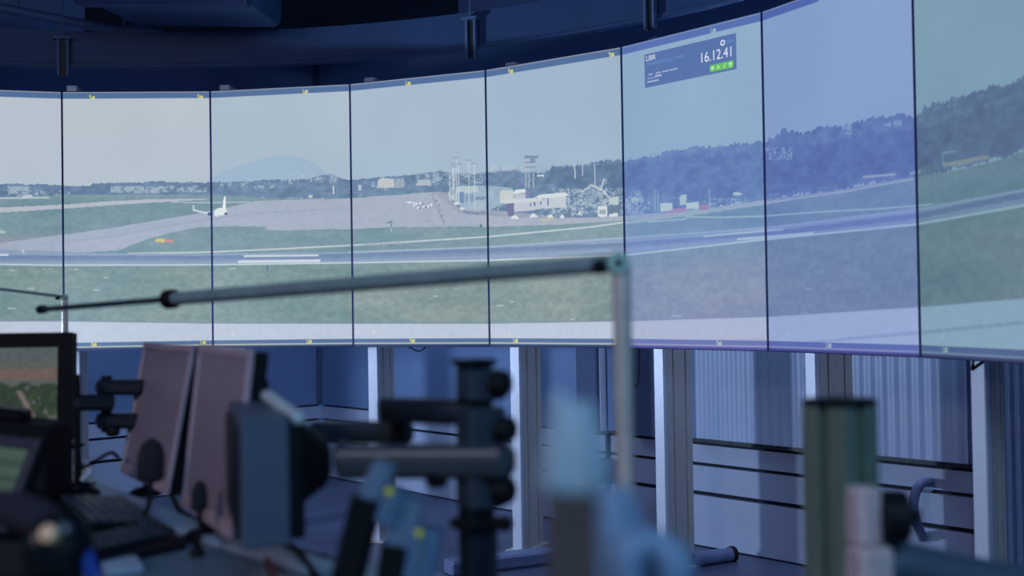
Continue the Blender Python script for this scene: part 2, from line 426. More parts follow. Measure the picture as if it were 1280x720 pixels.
('p',(120, 146, 178),[(3.9132,0.6632),(3.9917,0.6604),(3.9913,0.6428),(3.9128,0.6455)],{}),
('p',(196, 206, 212),[(3.7203,0.6917),(3.7492,0.6977),(3.7653,0.6543),(3.8048,0.6315),(3.7761,0.6289),(3.7310,0.6591)],{'spk': 0.6}),
('p',(172, 186, 200),[(3.9129,0.6491),(3.9915,0.6498),(3.9902,0.5970),(3.8666,0.6046),(3.8329,0.6199),(3.8783,0.6219)],{'spk': 0.7}),
('l',(110, 130, 164),[(3.7539,0.6547),(3.7989,0.6246),(3.8438,0.5982),(3.9170,0.5887),(3.9900,0.5899)],{'w': 0.00638}),
('p',(206, 214, 220),[(3.7987,0.6175),(3.8273,0.6201),(3.8497,0.6087),(3.8212,0.6060)],{}),
('p',(206, 214, 220),[(3.7651,0.6436),(3.7994,0.6460),(3.8162,0.6347),(3.7762,0.6325)],{}),
('l',(196, 207, 215),[(3.7870,0.8427),(3.7840,0.6465)],{'w': 0.00356}),
('l',(140, 158, 184),[(3.7727,0.8433),(3.8013,0.8420)],{'w': 0.00569}),
('l',(196, 207, 215),[(3.7395,0.7732),(3.7387,0.6695)],{'w': 0.00356}),
('l',(140, 158, 184),[(3.7252,0.7738),(3.7538,0.7726)],{'w': 0.0057}),
('l',(196, 207, 215),[(3.7606,0.8152),(3.7584,0.6545)],{'w': 0.00356}),
('l',(140, 158, 184),[(3.7463,0.8159),(3.7749,0.8146)],{'w': 0.0057}),
('l',(196, 207, 215),[(3.8035,0.8134),(3.8011,0.6459)],{'w': 0.00355}),
('l',(140, 158, 184),[(3.7892,0.8140),(3.8177,0.8127)],{'w': 0.00568}),
('l',(196, 207, 215),[(3.8777,0.8279),(3.8746,0.6291)],{'w': 0.00354}),
('l',(140, 158, 184),[(3.8635,0.8285),(3.8918,0.8273)],{'w': 0.00566}),
('l',(196, 207, 215),[(3.9169,0.8120),(3.9135,0.6066)],{'w': 0.00353}),
('l',(140, 158, 184),[(3.9028,0.8126),(3.9309,0.8113)],{'w': 0.00565}),
('l',(196, 207, 215),[(3.7689,0.8042),(3.7672,0.6614)],{'w': 0.00356}),
('l',(140, 158, 184),[(3.7546,0.8048),(3.7832,0.8035)],{'w': 0.00569}),
('p',(193, 200, 202),[(4.0925,0.6767),(4.1053,0.6830),(4.1986,0.6783),(4.1971,0.6263),(4.1287,0.6260),(4.0911,0.6277)],{}),
('p',(160, 174, 180),[(4.1986,0.6783),(4.2966,0.6734),(4.2953,0.6253),(4.1972,0.6298)],{}),
('p',(214, 221, 224),[(4.1983,0.6679),(4.2172,0.6791),(4.2907,0.6806),(4.2964,0.6665),(4.2043,0.6607)],{}),
('p',(180, 190, 200),[(4.2105,0.6604),(4.2961,0.6562),(4.2956,0.6356),(4.2099,0.6396)],{}),
('p',(120, 132, 170),[(4.2965,0.6700),(4.3329,0.6681),(4.3318,0.6304),(4.2955,0.6321)],{}),
('p',(200, 208, 215),[(4.1101,0.6339),(4.1479,0.6426),(4.4160,0.6350),(4.4215,0.6194),(4.3133,0.6176),(4.1286,0.6225)],{}),
('p',(188, 194, 206),[(4.2032,0.6226),(4.4097,0.6234),(4.4087,0.5859),(4.2021,0.5845)],{}),
('p',(112, 114, 150),[(4.1473,0.6217),(4.2032,0.6226),(4.2015,0.5637),(4.1521,0.5692)],{}),
('p',(138, 146, 170),[(4.2021,0.5845),(4.4087,0.5859),(4.4077,0.5519),(4.2013,0.5568)],{'spk': 0.3}),
('p',(206, 213, 220),[(4.3622,0.6393),(4.4045,0.6509),(4.5869,0.6487),(4.6214,0.6403),(4.5863,0.6286),(4.4100,0.6336)],{}),
('p',(190, 198, 208),[(4.4099,0.6302),(4.5980,0.6314),(4.5967,0.5845),(4.4088,0.5893)],{}),
('p',(90, 110, 150),[(4.4575,0.6313),(4.4693,0.6308),(4.4685,0.6003),(4.4567,0.6008)],{}),
('p',(158, 184, 192),[(4.4088,0.5893),(4.5852,0.5883),(4.6079,0.5739),(4.5491,0.5461),(4.4076,0.5485)],{'spk': 0.4}),
('p',(96, 116, 152),[(4.3254,0.6170),(4.3375,0.6165),(4.3370,0.6010),(4.3249,0.6016)],{}),
('p',(96, 116, 152),[(4.3556,0.6190),(4.3676,0.6185),(4.3672,0.6031),(4.3552,0.6037)],{}),
('p',(96, 116, 152),[(4.4037,0.6202),(4.4156,0.6197),(4.4151,0.6044),(4.4032,0.6049)],{}),
('p',(212, 219, 224),[(4.1765,0.5543),(4.1830,0.5645),(4.2017,0.5707),(4.2263,0.5662),(4.2382,0.5519)],{}),
('p',(212, 219, 224),[(4.3236,0.5553),(4.3300,0.5653),(4.3482,0.5714),(4.3722,0.5670),(4.3838,0.5529)],{}),
('p',(212, 219, 224),[(4.5490,0.5428),(4.5551,0.5526),(4.5727,0.5586),(4.5726,0.5553),(4.5838,0.5414)],{}),
('p',(212, 219, 224),[(4.5782,0.5483),(4.5843,0.5581),(4.6018,0.5641),(4.6190,0.5600),(4.6302,0.5462)],{}),
('p',(212, 219, 224),[(4.4551,0.5466),(4.4613,0.5565),(4.4792,0.5625),(4.4909,0.5587),(4.5022,0.5447)],{}),
('p',(212, 219, 224),[(4.6761,0.5510),(4.6821,0.5607),(4.6993,0.5666),(4.6992,0.5633),(4.7102,0.5495)],{}),
('p',(212, 219, 224),[(4.8222,0.5383),(4.8281,0.5479),(4.8449,0.5538),(4.8779,0.5491),(4.8885,0.5356)],{}),
('p',(176, 182, 170),[(4.3835,0.5426),(4.4906,0.5485),(4.5138,0.5374),(4.4309,0.5305)],{}),
('p',(112, 124, 150),[(4.5845,0.5648),(4.6306,0.5629),(4.6302,0.5462),(4.5839,0.5447)],{}),
('l',(176, 188, 200),[(4.3037,0.8142),(4.2970,0.6871)],{'w': 0.00515}),
('l',(176, 188, 200),[(4.3279,0.8127),(4.3213,0.6859)],{'w': 0.00513}),
('l',(176, 188, 200),[(4.3611,0.8106),(4.3545,0.6842)],{'w': 0.00512}),
('l',(130, 146, 172),[(4.2946,0.8147),(4.3732,0.8119)],{'w': 0.00547}),
('l',(130, 146, 172),[(4.2940,0.7941),(4.3726,0.7914)],{'w': 0.00547}),
('l',(130, 146, 172),[(4.2934,0.7734),(4.3720,0.7709)],{'w': 0.00547}),
('l',(130, 146, 172),[(4.2927,0.7494),(4.3713,0.7470)],{'w': 0.00547}),
('l',(130, 146, 172),[(4.2919,0.7218),(4.3705,0.7196)],{'w': 0.00547}),
('p',(118, 136, 164),[(4.2887,0.8237),(4.3973,0.8169),(4.3970,0.8067),(4.2884,0.8134)],{}),
('p',(128, 146, 172),[(4.3309,0.8125),(4.3731,0.8098),(4.3724,0.7859),(4.3303,0.7885)],{}),
('p',(206, 213, 218),[(4.3860,0.7355),(4.4367,0.7327),(4.4365,0.7256),(4.3858,0.7284)],{}),
('p',(170, 186, 198),[(4.6882,0.5738),(4.7013,0.6331),(4.7360,0.6579),(4.7925,0.6682),(4.8483,0.6719),(4.8767,0.6966),(4.8928,0.6826),(4.8811,0.6603),(4.9128,0.6162),(4.8899,0.5846),(4.8068,0.5818)],{'spk': 0.55}),
('p',(124, 148, 176),[(4.7356,0.6446),(4.8254,0.6468),(4.8238,0.5942),(4.7399,0.5980)],{'spk': 0.3}),
('l',(205, 214, 220),[(4.7130,0.6458),(4.7814,0.6721),(4.8476,0.6489),(4.8710,0.6904)],{'w': 0.00427}),
('l',(205, 214, 220),[(4.8477,0.6522),(4.9072,0.6132)],{'w': 0.00425}),
('l',(200, 209, 216),[(4.8063,0.7566),(4.8070,0.6675)],{'w': 0.00329}),
('l',(200, 209, 216),[(4.7191,0.7585),(4.7195,0.7152)],{'w': 0.00331}),
('l',(216, 222, 226),[(4.6592,0.7587),(4.6670,0.7315),(4.6634,0.7050)],{'w': 0.00399}),
('l',(184, 198, 208),[(4.6163,0.6640),(4.6201,0.5968)],{'w': 0.00334}),
('p',(184, 196, 204),[(4.9018,0.6135),(4.9727,0.6134),(4.9717,0.5809),(4.9009,0.5841)],{}),
('p',(208, 216, 220),[(4.8235,0.5810),(4.8898,0.5813),(4.8886,0.5389),(4.8222,0.5383)],{}),
('p',(150, 170, 180),[(4.8342,0.5674),(4.8784,0.5655),(4.8778,0.5459),(4.8336,0.5477)],{}),
('p',(104, 126, 150),[(4.8952,0.5778),(4.9771,0.5774),(4.9815,0.5448),(4.8943,0.5452)],{}),
('p',(206, 214, 220),[(4.8998,0.5449),(4.9599,0.5489),(4.9595,0.5327),(4.9050,0.5349)],{}),
('p',(176, 190, 200),[(4.6314,0.5896),(4.6660,0.5947),(4.6762,0.5543),(4.7113,0.5860),(4.7158,0.5460),(4.6302,0.5495)],{'spk': 0.7}),
('p',(158, 176, 200),[(5.0187,0.6110),(5.0639,0.6341),(5.1263,0.6303),(5.1620,0.5900),(5.1477,0.5334),(5.0163,0.5399)],{'spk': 0.6, 'n': 8}),
('p',(206, 214, 216),[(5.2738,0.5680),(5.3687,0.5675),(5.3676,0.5350),(5.2757,0.5365)],{}),
('p',(186, 140, 160),[(5.3707,0.5410),(5.4693,0.5420),(5.4688,0.5267),(5.2813,0.5268)],{}),
('p',(196, 206, 214),[(5.4189,0.5848),(5.4365,0.5930),(5.4711,0.5941),(5.4697,0.5543),(5.4236,0.5537)],{}),
('p',(206, 213, 218),[(5.4699,0.5604),(5.5606,0.5615),(5.5597,0.5342),(5.4691,0.5359)],{}),
('p',(176, 132, 152),[(5.5601,0.5464),(5.6379,0.5482),(5.6372,0.5272),(5.5595,0.5282)],{}),
('l',(178, 192, 204),[(5.2365,0.6236),(5.2361,0.5417)],{'w': 0.00314}),
('l',(178, 192, 204),[(5.2606,0.6222),(5.2602,0.5404)],{'w': 0.00314}),
('l',(178, 192, 204),[(5.6342,0.5995),(5.6337,0.5214)],{'w': 0.003}),
('p',(196, 206, 214),[(5.7955,0.5809),(5.8220,0.5823),(5.8583,0.5743),(5.8581,0.5684),(5.8004,0.5688)],{}),
('p',(200, 208, 214),[(5.0504,0.6091),(5.1190,0.5988),(5.0996,0.5775),(5.0558,0.5831)],{'spk': 0.8}),
('p',(170, 180, 186),[(5.0089,0.5112),(5.2450,0.5192),(5.5369,0.5263),(5.8620,0.5302),(6.1989,0.5360),(6.1987,0.5305),(5.8617,0.5214),(5.5364,0.5111),(5.3045,0.5069),(5.0085,0.4983)],{'n': 3}),
('l',(196, 204, 208),[(5.1835,0.4999),(5.4678,0.4992)],{'w': 0.00405}),
('l',(196, 204, 208),[(5.4681,0.5068),(5.7015,0.4941),(5.9985,0.4841),(6.4219,0.4761),(6.7318,0.4664),(6.9813,0.4619),(7.1015,0.4593)],{'w': 0.00379}),
('p',(150, 158, 172),[(6.0007,0.5429),(6.2571,0.5434),(6.5838,0.5431),(6.9849,0.5524),(6.9846,0.5450),(6.5832,0.5300),(6.2567,0.5324),(6.0000,0.5285)],{'n': 6}),
('l',(190, 200, 206),[(6.0002,0.5314),(6.2567,0.5324),(6.5834,0.5353),(6.9846,0.5450)],{'w': 0.0032}),
('l',(200, 200, 198),[(6.6866,0.5735),(6.8799,0.5678)],{'w': 0.00506}),
('p',(196, 196, 190),[(6.9628,0.5663),(7.0221,0.5714),(7.0216,0.5617),(6.9716,0.5583)],{'spk': 0.7}),
('p',(166, 164, 164),[(7.1791,0.5772),(7.3212,0.5739),(7.4749,0.5736),(7.4793,0.5643),(7.3205,0.5602),(7.1892,0.5645)],{'n': 4}),
('l',(150, 186, 196),[(7.1786,0.5678),(7.1805,0.6054),(7.2657,0.6033)],{'w': 0.00304}),
('p',(100, 128, 146),[(7.0221,0.5714),(7.0796,0.5786),(7.1783,0.5631),(7.0781,0.5499),(7.0211,0.5520)],{'n': 8}),
('l',(206, 214, 218),[(1.4329,0.4529),(1.8641,0.4539),(2.4331,0.4606),(2.9990,0.4697),(3.7152,0.4790),(4.0111,0.4835),(4.7763,0.4973),(5.0088,0.5080)],{'w': 0.00536}),
('p',(140, 158, 186),[(-0.0719,0.4776),(0.6031,0.4771),(0.9891,0.4655),(1.2719,0.4555),(1.9830,0.4471),(2.9816,0.4403),(3.9864,0.4420),(5.0068,0.4498),(5.9972,0.4454),(6.9991,0.4560),(7.6851,0.4650),(7.9217,0.4680),(7.9196,0.4240),(7.6830,0.4206),(6.9970,0.4048),(5.9956,0.3995),(5.0042,0.3739),(3.9848,0.3786),(2.9806,0.3884),(1.9821,0.3922),(0.9883,0.4016),(0.6023,0.4066),(-0.0725,0.4125)],{'n': 3}),
('p',(112, 134, 168),[(-0.0721,0.4559),(0.6028,0.4511),(0.9888,0.4467),(1.9829,0.4377),(2.9814,0.4310),(3.9861,0.4314),(5.0059,0.4256),(5.9965,0.4267),(6.9984,0.4389),(7.6847,0.4566),(7.9213,0.4600),(7.9204,0.4400),(7.6839,0.4397),(6.9977,0.4219),(5.9959,0.4081),(5.0051,0.4014),(3.9854,0.4032),(2.9808,0.4014),(1.9825,0.4111),(0.9885,0.4185),(0.6024,0.4214),(-0.0724,0.4269)],{'n': 4}),
('p',(124, 146, 176),[(-0.0722,0.4414),(0.9886,0.4298),(1.9826,0.4225),(2.9811,0.4143),(3.9857,0.4138),(5.0054,0.4110),(5.9961,0.4138),(5.9959,0.4081),(5.0051,0.4014),(3.9854,0.4032),(2.9808,0.4014),(1.9825,0.4111),(0.9885,0.4185),(-0.0724,0.4269)],{'n': 3}),
('l',(208, 216, 222),[(-0.0725,0.4089),(0.6023,0.4066),(0.9883,0.4016),(1.9822,0.3941),(2.9806,0.3884),(3.9848,0.3786),(5.0042,0.3739),(5.9956,0.3995),(6.9970,0.4048),(7.6830,0.4206),(7.9197,0.4260)],{'w': 0.00505}),
('l',(170, 184, 202),[(2.9816,0.4385),(3.9863,0.4384),(5.0066,0.4434),(5.9970,0.4396),(6.9988,0.4487),(7.6849,0.4608)],{'w': 0.00357}),
('l',(216, 223, 228),[(2.2312,0.4315),(2.7623,0.4268)],{'w': 0.00749}),
('l',(216, 223, 228),[(2.1903,0.4058),(2.7730,0.4013)],{'w': 0.01124}),
('l',(216, 223, 228),[(0.5042,0.4494),(0.6523,0.4510)],{'w': 0.0074}),
('l',(208, 216, 224),[(5.8212,0.4075),(5.9959,0.4081),(6.3419,0.4071)],{'w': 0.00738}),
('l',(208, 216, 224),[(5.5895,0.4269),(5.9967,0.4310),(6.1236,0.4294)],{'w': 0.00377}),
('p',(205, 212, 215),[(0.7422,0.4732),(0.7572,0.4770),(0.7520,0.4621),(0.7720,0.4583),(0.7470,0.4583)],{}),
('p',(206, 192, 128),[(1.6167,0.5129),(1.6330,0.5222),(1.6815,0.5199),(1.6813,0.5047),(1.6166,0.5053)],{}),
('p',(190, 142, 150),[(1.6815,0.5180),(1.7408,0.5156),(1.7460,0.5042),(1.6813,0.5047)],{}),
('p',(152, 160, 168),[(3.0606,0.4719),(3.3637,0.4753),(3.4820,0.4651),(3.2432,0.4564)],{'spk': 0.5}),
('p',(216, 226, 228),[(2.0085,0.6384),(2.0205,0.6571),(2.0614,0.6657),(2.1020,0.6554),(2.1075,0.6402),(2.0783,0.6294),(2.0199,0.6268)],{}),
('p',(224, 232, 234),[(2.0730,0.6598),(2.0856,0.7164),(2.0973,0.7199),(2.0991,0.6555)],{}),
('l',(214, 226, 230),[(1.9916,0.6405),(1.9213,0.6487),(1.8836,0.6565)],{'w': 0.00681}),
('l',(214, 226, 230),[(1.8835,0.6554),(1.8812,0.6774)],{'w': 0.00492}),
('p',(76, 98, 136),[(1.9809,0.6444),(2.0027,0.6442),(2.0025,0.6290),(1.9806,0.6292)],{}),
('p',(84, 104, 138),[(2.0872,0.6425),(2.1105,0.6420),(2.1102,0.6287),(2.0870,0.6292)],{}),
('l',(205, 216, 222),[(2.0199,0.6268),(2.0432,0.6244)],{'w': 0.00492}),
('l',(150, 180, 176),[(0.6088,0.5513),(0.6140,0.5736),(0.6237,0.5513)],{'w': 0.00556}),
('p',(196, 206, 210),[(0.5991,0.5624),(0.6387,0.5625),(0.6386,0.5551),(0.5990,0.5550)],{'spk': 0.6}),
('p',(122, 146, 147),[(-0.0726,0.4016),(0.6022,0.3973),(0.9882,0.3940),(1.9820,0.3846),(2.9804,0.3810),(3.9846,0.3715),(5.0039,0.3674),(5.9954,0.3937),(6.9968,0.3999),(7.6828,0.4164),(7.9195,0.4220),(7.9088,0.1952),(7.6712,0.1771),(6.9869,0.1535),(5.9861,0.1227),(4.9957,0.1074),(3.9780,0.1006),(2.9748,0.1068),(1.9776,0.1177),(0.9850,0.1386),(-0.0748,0.1524)],{'n': 7, 'grass': 1}),
('p',(134, 147, 145),[(2.9790,0.3105),(3.5956,0.3184),(3.9834,0.3223),(5.0024,0.3238),(5.9931,0.3278),(5.9865,0.1356),(4.9961,0.1203),(3.9782,0.1111),(2.9750,0.1179)],{'n': 8, 'grass': 1, 'a': 0.6}),
('p',(186, 198, 196),[(2.1143,0.3729),(2.1319,0.3787),(2.1724,0.3766),(2.1549,0.3700)],{'spk': 0.75}),
('p',(186, 198, 196),[(0.6316,0.3783),(0.6585,0.3841),(0.7211,0.3824),(0.6942,0.3758)],{'spk': 0.75}),
('p',(186, 198, 196),[(0.8665,0.3810),(0.8878,0.3869),(0.9373,0.3852),(0.9160,0.3786)],{'spk': 0.75}),
('p',(186, 198, 196),[(1.0301,0.3802),(1.0526,0.3860),(1.1050,0.3840),(1.0824,0.3774)],{'spk': 0.75}),
('p',(186, 198, 196),[(1.2595,0.3365),(1.2724,0.3424),(1.3024,0.3406),(1.2895,0.3339)],{'spk': 0.75}),
('p',(186, 198, 196),[(1.1891,0.2807),(1.2053,0.2866),(1.2427,0.2847),(1.2265,0.2781)],{'spk': 0.75}),
('p',(186, 198, 196),[(0.7650,0.2920),(0.7861,0.2978),(0.8353,0.2959),(0.8141,0.2893)],{'spk': 0.75}),
('p',(186, 198, 196),[(0.6296,0.2003),(0.6535,0.2059),(0.7091,0.2039),(0.6852,0.1974)],{'spk': 0.75}),
('p',(186, 198, 196),[(3.8917,0.2439),(3.9020,0.2495),(3.9256,0.2477),(3.9153,0.2415)],{'spk': 0.75}),
('p',(186, 198, 196),[(4.0405,0.1753),(4.0672,0.1807),(4.1286,0.1787),(4.1021,0.1727)],{'spk': 0.75}),
('p',(186, 198, 196),[(4.6062,0.1135),(4.6201,0.1188),(4.6522,0.1173),(4.6383,0.1113)],{'spk': 0.75}),
('p',(186, 198, 196),[(4.2376,0.1012),(4.2561,0.1066),(4.2987,0.1051),(4.2803,0.0990)],{'spk': 0.75}),
('p',(186, 198, 196),[(5.3269,0.1240),(5.3588,0.1289),(5.4320,0.1274),(5.4006,0.1220)],{'spk': 0.75}),
('p',(186, 198, 196),[(6.2777,0.2158),(6.2915,0.2200),(6.3229,0.2185),(6.3092,0.2137)],{'spk': 0.75}),
('p',(186, 198, 196),[(3.5992,0.2228),(3.6133,0.2284),(3.6457,0.2265),(3.6316,0.2203)],{'spk': 0.75}),
('p',(186, 198, 196),[(4.1600,0.1916),(4.1713,0.1970),(4.1973,0.1954),(4.1860,0.1892)],{'spk': 0.75}),
('p',(186, 198, 196),[(6.2342,0.1335),(6.2551,0.1379),(6.3027,0.1367),(6.2821,0.1318)],{'spk': 0.75}),
('l',(84, 98, 120),[(2.3973,0.3823),(2.3968,0.3597)],{'w': 0.00525}),
('p',(90, 120, 140),[(3.9495,0.5382),(3.9663,0.5377),(3.9660,0.5254),(3.9492,0.5259)],{}),
('l',(116, 138, 138),[(4.7133,0.2654),(4.7753,0.2683)],{'w': 0.00396}),
('l',(116, 138, 138),[(4.9082,0.2686),(4.9681,0.2714)],{'w': 0.0039}),
('l',(116, 138, 138),[(3.1469,0.2247),(3.2137,0.2283)],{'w': 0.0044}),
('l',(116, 138, 138),[(3.3262,0.1497),(3.3919,0.1535)],{'w': 0.00436}),
('l',(116, 138, 138),[(5.9318,0.3104),(5.9876,0.3124)],{'w': 0.00346}),
('p',(184, 195, 213),[(-0.0748,0.1524),(0.9850,0.1386),(1.9776,0.1170),(2.9748,0.1068),(3.9780,0.1006),(4.9957,0.1074),(5.9861,0.1227),(6.9869,0.1523),(7.6711,0.1750),(7.9087,0.1912),(7.8986,-0.0220),(5.9789,-0.0882),(2.9699,-0.1338),(-0.0769,-0.0928)],{'n': 3}),
('l',(120, 138, 150),[(-0.0748,0.1524),(0.9850,0.1386),(1.9776,0.1170),(2.9748,0.1068),(3.9780,0.1006),(4.9957,0.1074),(5.9861,0.1227),(6.9869,0.1523),(7.6711,0.1750)],{'w': 0.0042}),
('p',(160, 174, 198),[(6.1482,0.0261),(6.5637,0.0534),(6.9839,0.0778),(7.6681,0.1135),(7.6676,0.1029),(6.9834,0.0656),(6.5632,0.0429)],{'n': 3}),
('p',(158, 176, 186),[(4.9931,0.0169),(5.5199,0.0312),(5.9834,0.0438),(5.9824,0.0151),(4.9927,0.0040)],{'n': 4, 'a': 0.5}),
('p',(208, 212, 206),[(2.1263,0.0729),(2.1437,0.0690),(2.1521,0.0557),(2.1377,0.0577)],{}),
('p',(208, 212, 206),[(3.1373,0.0726),(3.1555,0.0689),(3.1643,0.0560),(3.1491,0.0579)],{}),
('p',(208, 212, 206),[(4.1375,0.0549),(4.1561,0.0515),(4.1650,0.0394),(4.1496,0.0411)],{}),
('p',(208, 212, 206),[(5.1442,0.0755),(5.1626,0.0724),(5.1714,0.0614),(5.1561,0.0629)],{}),
('p',(208, 212, 206),[(6.1382,0.0680),(6.1558,0.0654),(6.1642,0.0557),(6.1495,0.0569)],{}),
('p',(208, 212, 206),[(7.1420,0.0654),(7.1583,0.0633),(7.1660,0.0552),(7.1525,0.0562)],{}),
('p',(150, 165, 190),[(1.5621,0.1055),(1.5728,0.1054),(1.5728,0.0997),(1.5620,0.0999)],{}),
]


_G = rng.rand(256, 256)


def vnoise(x, y):
    xi = np.floor(x).astype(int)
    yi = np.floor(y).astype(int)
    fx, fy = x - xi, y - yi
    fx = fx * fx * (3 - 2 * fx)
    fy = fy * fy * (3 - 2 * fy)
    a = _G[xi % 256, yi % 256]
    b = _G[(xi + 1) % 256, yi % 256]
    c = _G[xi % 256, (yi + 1) % 256]
    d = _G[(xi + 1) % 256, (yi + 1) % 256]
    return (a * (1 - fx) + b * fx) * (1 - fy) + (c * (1 - fx) + d * fx) * fy


def in_poly(s, v, pts):
    ins = np.zeros(s.shape, bool)
    n = len(pts)
    for i in range(n):
        x0, y0 = pts[i]
        x1, y1 = pts[(i + 1) % n]
        if y0 == y1:
            continue
        c = ((y0 > v) != (y1 > v)) & (s < (x1 - x0) * (v - y0) / (y1 - y0) + x0)
        ins ^= c
    return ins


PW = 0.690


def line_cov(s, v, pts, w):
    best = np.full(s.shape, 9.0)
    for (x0, y0), (x1, y1) in zip(pts[:-1], pts[1:]):
        ax, ay, bx, by = x0 * PW, y0, x1 * PW, y1
        dx, dy = bx - ax, by - ay
        L = dx * dx + dy * dy + 1e-12
        t = np.clip(((s * PW - ax) * dx + (v - ay) * dy) / L, 0, 1)
        best = np.minimum(best, np.hypot(s * PW - ax - t * dx, v - ay - t * dy))
    return np.clip((w / 2 + 0.0022 - best) / 0.003, 0, 1)


# sRGB gain and offset of each panel (viewing-angle blue and flare haze painted into the right ones)
TINT = {5: ((.65, 32), (.75, 30), (.47, 103)), 6: ((.607, 29), (.747, 18), (.60, 77)), 7: ((.53, 32), (.74, 15), (.70, 31))}
PANEL_SKY = [(183, 192, 203), (184, 194, 203), (172, 188, 201), (166, 183, 202), (160, 180, 202), (168, 186, 203), (168, 185, 202), (170, 186, 202)]


def paint(i, nu, nv, height):
    u = np.linspace(0, 1, nu)
    v = np.linspace(0, height, nv)
    U, V = np.meshgrid(u, v)
    S = i + U
    sky = np.array(PANEL_SKY[i], float)
    col = np.ones(S.shape + (3,)) * sky
    k = np.clip((V - 0.75) / 0.45, 0, 1)[..., None]
    low = np.array((175, 192, 206) if i < 2 else (162, 184, 203), float)
    col = col * k + (1 - k) * (0.45 * col + 0.55 * low)
    col += ((vnoise(S * 1.6, V * 2.0) - .5) * 9 + (vnoise(S * 4 + 9, V * 5) - .5) * 4)[..., None]
    fine = vnoise(S * 110, V * 260)
    med = vnoise(S * 30 + 40, V * 70 + 11)
    wide = vnoise(S * 5 + 3, V * 40 + 7)
    vwide = vnoise(S * 2.2 + 31, V * 9 + 3)
    for kind, c, pts, o in PICTURE:
        xs = [p[0] for p in pts]
        ys = [p[1] for p in pts]
        if max(xs) < i - .05 or min(xs) > i + 1.05:
            continue
        c = np.array(c, float)
        if kind == 'l':
            a = line_cov(S, V, pts, o['w']) * .85
        else:
            if o.get('trees'):
                dv = ((vnoise(S * 22, S * 0 + 3.3) - .5) * 0.020 + (vnoise(S * 70, S * 0 + 8.1) - .5) * 0.016) * np.clip(.35 + (S - 3.5) * .3, .35, 1)
                a = in_poly(S, V - dv * (V > 0.5), pts).astype(float)
            elif o.get('city'):
                st = np.floor(S * 62)
                hh = _G[(st.astype(int) * 7) % 256, 5] * 0.035
                a = in_poly(S, V + hh, pts).astype(float)
                a *= 0.35 + 0.5 * _G[(np.floor(S * 140).astype(int)) % 256, (np.floor(V * 160).astype(int)) % 256]
            else:
                a = in_poly(S, V, pts).astype(float)
        if 'spk' in o:
            a = a * 0.68 * np.clip(((0.6 * fine + 0.4 * med) - (1 - o['spk']) * 0.62 - 0.12) * 9, 0, 1)
        a = a * o.get('a', 1.0)
        cc = np.ones(col.shape) * c
        if 'n' in o:
            cc += ((med - .5) * 2 * o['n'] + (fine - .5) * 1.0 * o['n'])[..., None]
        if o.get('grass'):
            cc += ((wide - .5) * 12)[..., None] * np.array((1.0, .6, .4)) + ((vwide - .5) * 16)[..., None] * np.array((1.1, .7, .5))
        if o.get('trees'):
            cc += ((vnoise(S * 14 + 5, V * 34) - .5) * 16)[..., None]
        a = a[..., None]
        col = col * (1 - a) + cc * a
    # the ruled strip along both long ends of the picture with its small yellow scale figures
    band = (V > 1.190) | (V < 0.034)
    col[band] = (80, 108, 152)
    col[V > 1.2165] = (138, 146, 158)
    col[(V > 0.0105) & (V < 0.0165)] = (176, 180, 160) if i < 5 else (140, 148, 172)
    col[V < 0.008] = (40, 56, 92)
    for s0, v0 in TICKS:
        if i <= s0 < i + 1:
            du, dv = (S - s0) * PW, V - v0
            m = (np.abs(du) < .0115) & (np.abs(dv) < .007) & ((np.abs(du + .006) > .0022) | (dv < -.004))
            col[m] = (198, 200, 120) if i < 5 else (180, 190, 180)
            m = (np.abs(du + .011) < .0025) & (dv > 0) & (dv < .013)
            col[m] = (198, 200, 120) if i < 5 else (180, 190, 180)
    if i in (5, 6):
        col[..., 0] += (26 if i == 5 else 12) * np.clip(1 - V / .5, 0, 1)
    if i in TINT:
        for k in range(3):
            g, f = TINT[i][k]
            col[..., k] = col[..., k] * g + f
    col = np.clip(col, 0, 255) / 255
    return np.where(col <= 0.04045, col / 12.92, ((col + 0.055) / 1.055) ** 2.4)


TICKS = [(0.46, 1.197), (1.202, 1.197), (1.941, 1.197), (2.687, 1.198), (3.44, 1.199), (4.195, 1.198), (4.941, 1.199), (5.682, 1.199), (6.43, 1.199),
         (0.46, .023), (1.196, .0235), (1.938, .023), (2.692, .023), (3.448, .023), (4.198, .023), (4.94, .023), (5.685, .021), (6.436, .023), (7.167, .023)]


def picture_plane(name, origin, ex, ey, w, h, colors, parent, m):
    """flat screen face: grid of nv x nu points carrying the displayed picture"""
    nv, nu = colors.shape[:2]
    base = Vector((0, 0, 0))
    q = parent
    while q is not None:
        base += Vector(q.location)
        q = q.parent
    o0 = np.array(Vector(origin) - base)
    a = np.linspace(0, w, nu)[None, :, None] * np.array(ex)[None, None, :]
    b = np.linspace(0, h, nv)[:, None, None] * np.array(ey)[None, None, :]
    P = (o0 + a + b).reshape(-1, 3)
    idx = np.arange(nv * nu).reshape(nv, nu)
    q4 = np.stack([idx[:-1, :-1], idx[:-1, 1:], idx[1:, 1:], idx[1:, :-1]], -1).reshape(-1, 4)
    me = bpy.data.meshes.new(name)
    me.vertices.add(len(P))
    me.vertices.foreach_set('co', P.astype(np.float32).ravel())
    me.loops.add(q4.size)
    me.loops.foreach_set('vertex_index', q4.astype(np.int32).ravel())
    me.polygons.add(len(q4))
    me.polygons.foreach_set('loop_start', (np.arange(len(q4)) * 4).astype(np.int32))
    me.update(calc_edges=True)
    ca = me.color_attributes.new('picture', 'FLOAT_COLOR', 'POINT')
    rgba = np.ones((nv * nu, 4), np.float32)
    rgba[:, :3] = colors.reshape(-1, 3)
    ca.data.foreach_set('color', rgba.ravel())
    me.materials.append(m)
    o = bpy.data.objects.new(name, me)
    C.objects.link(o)
    o.parent = parent
    return o


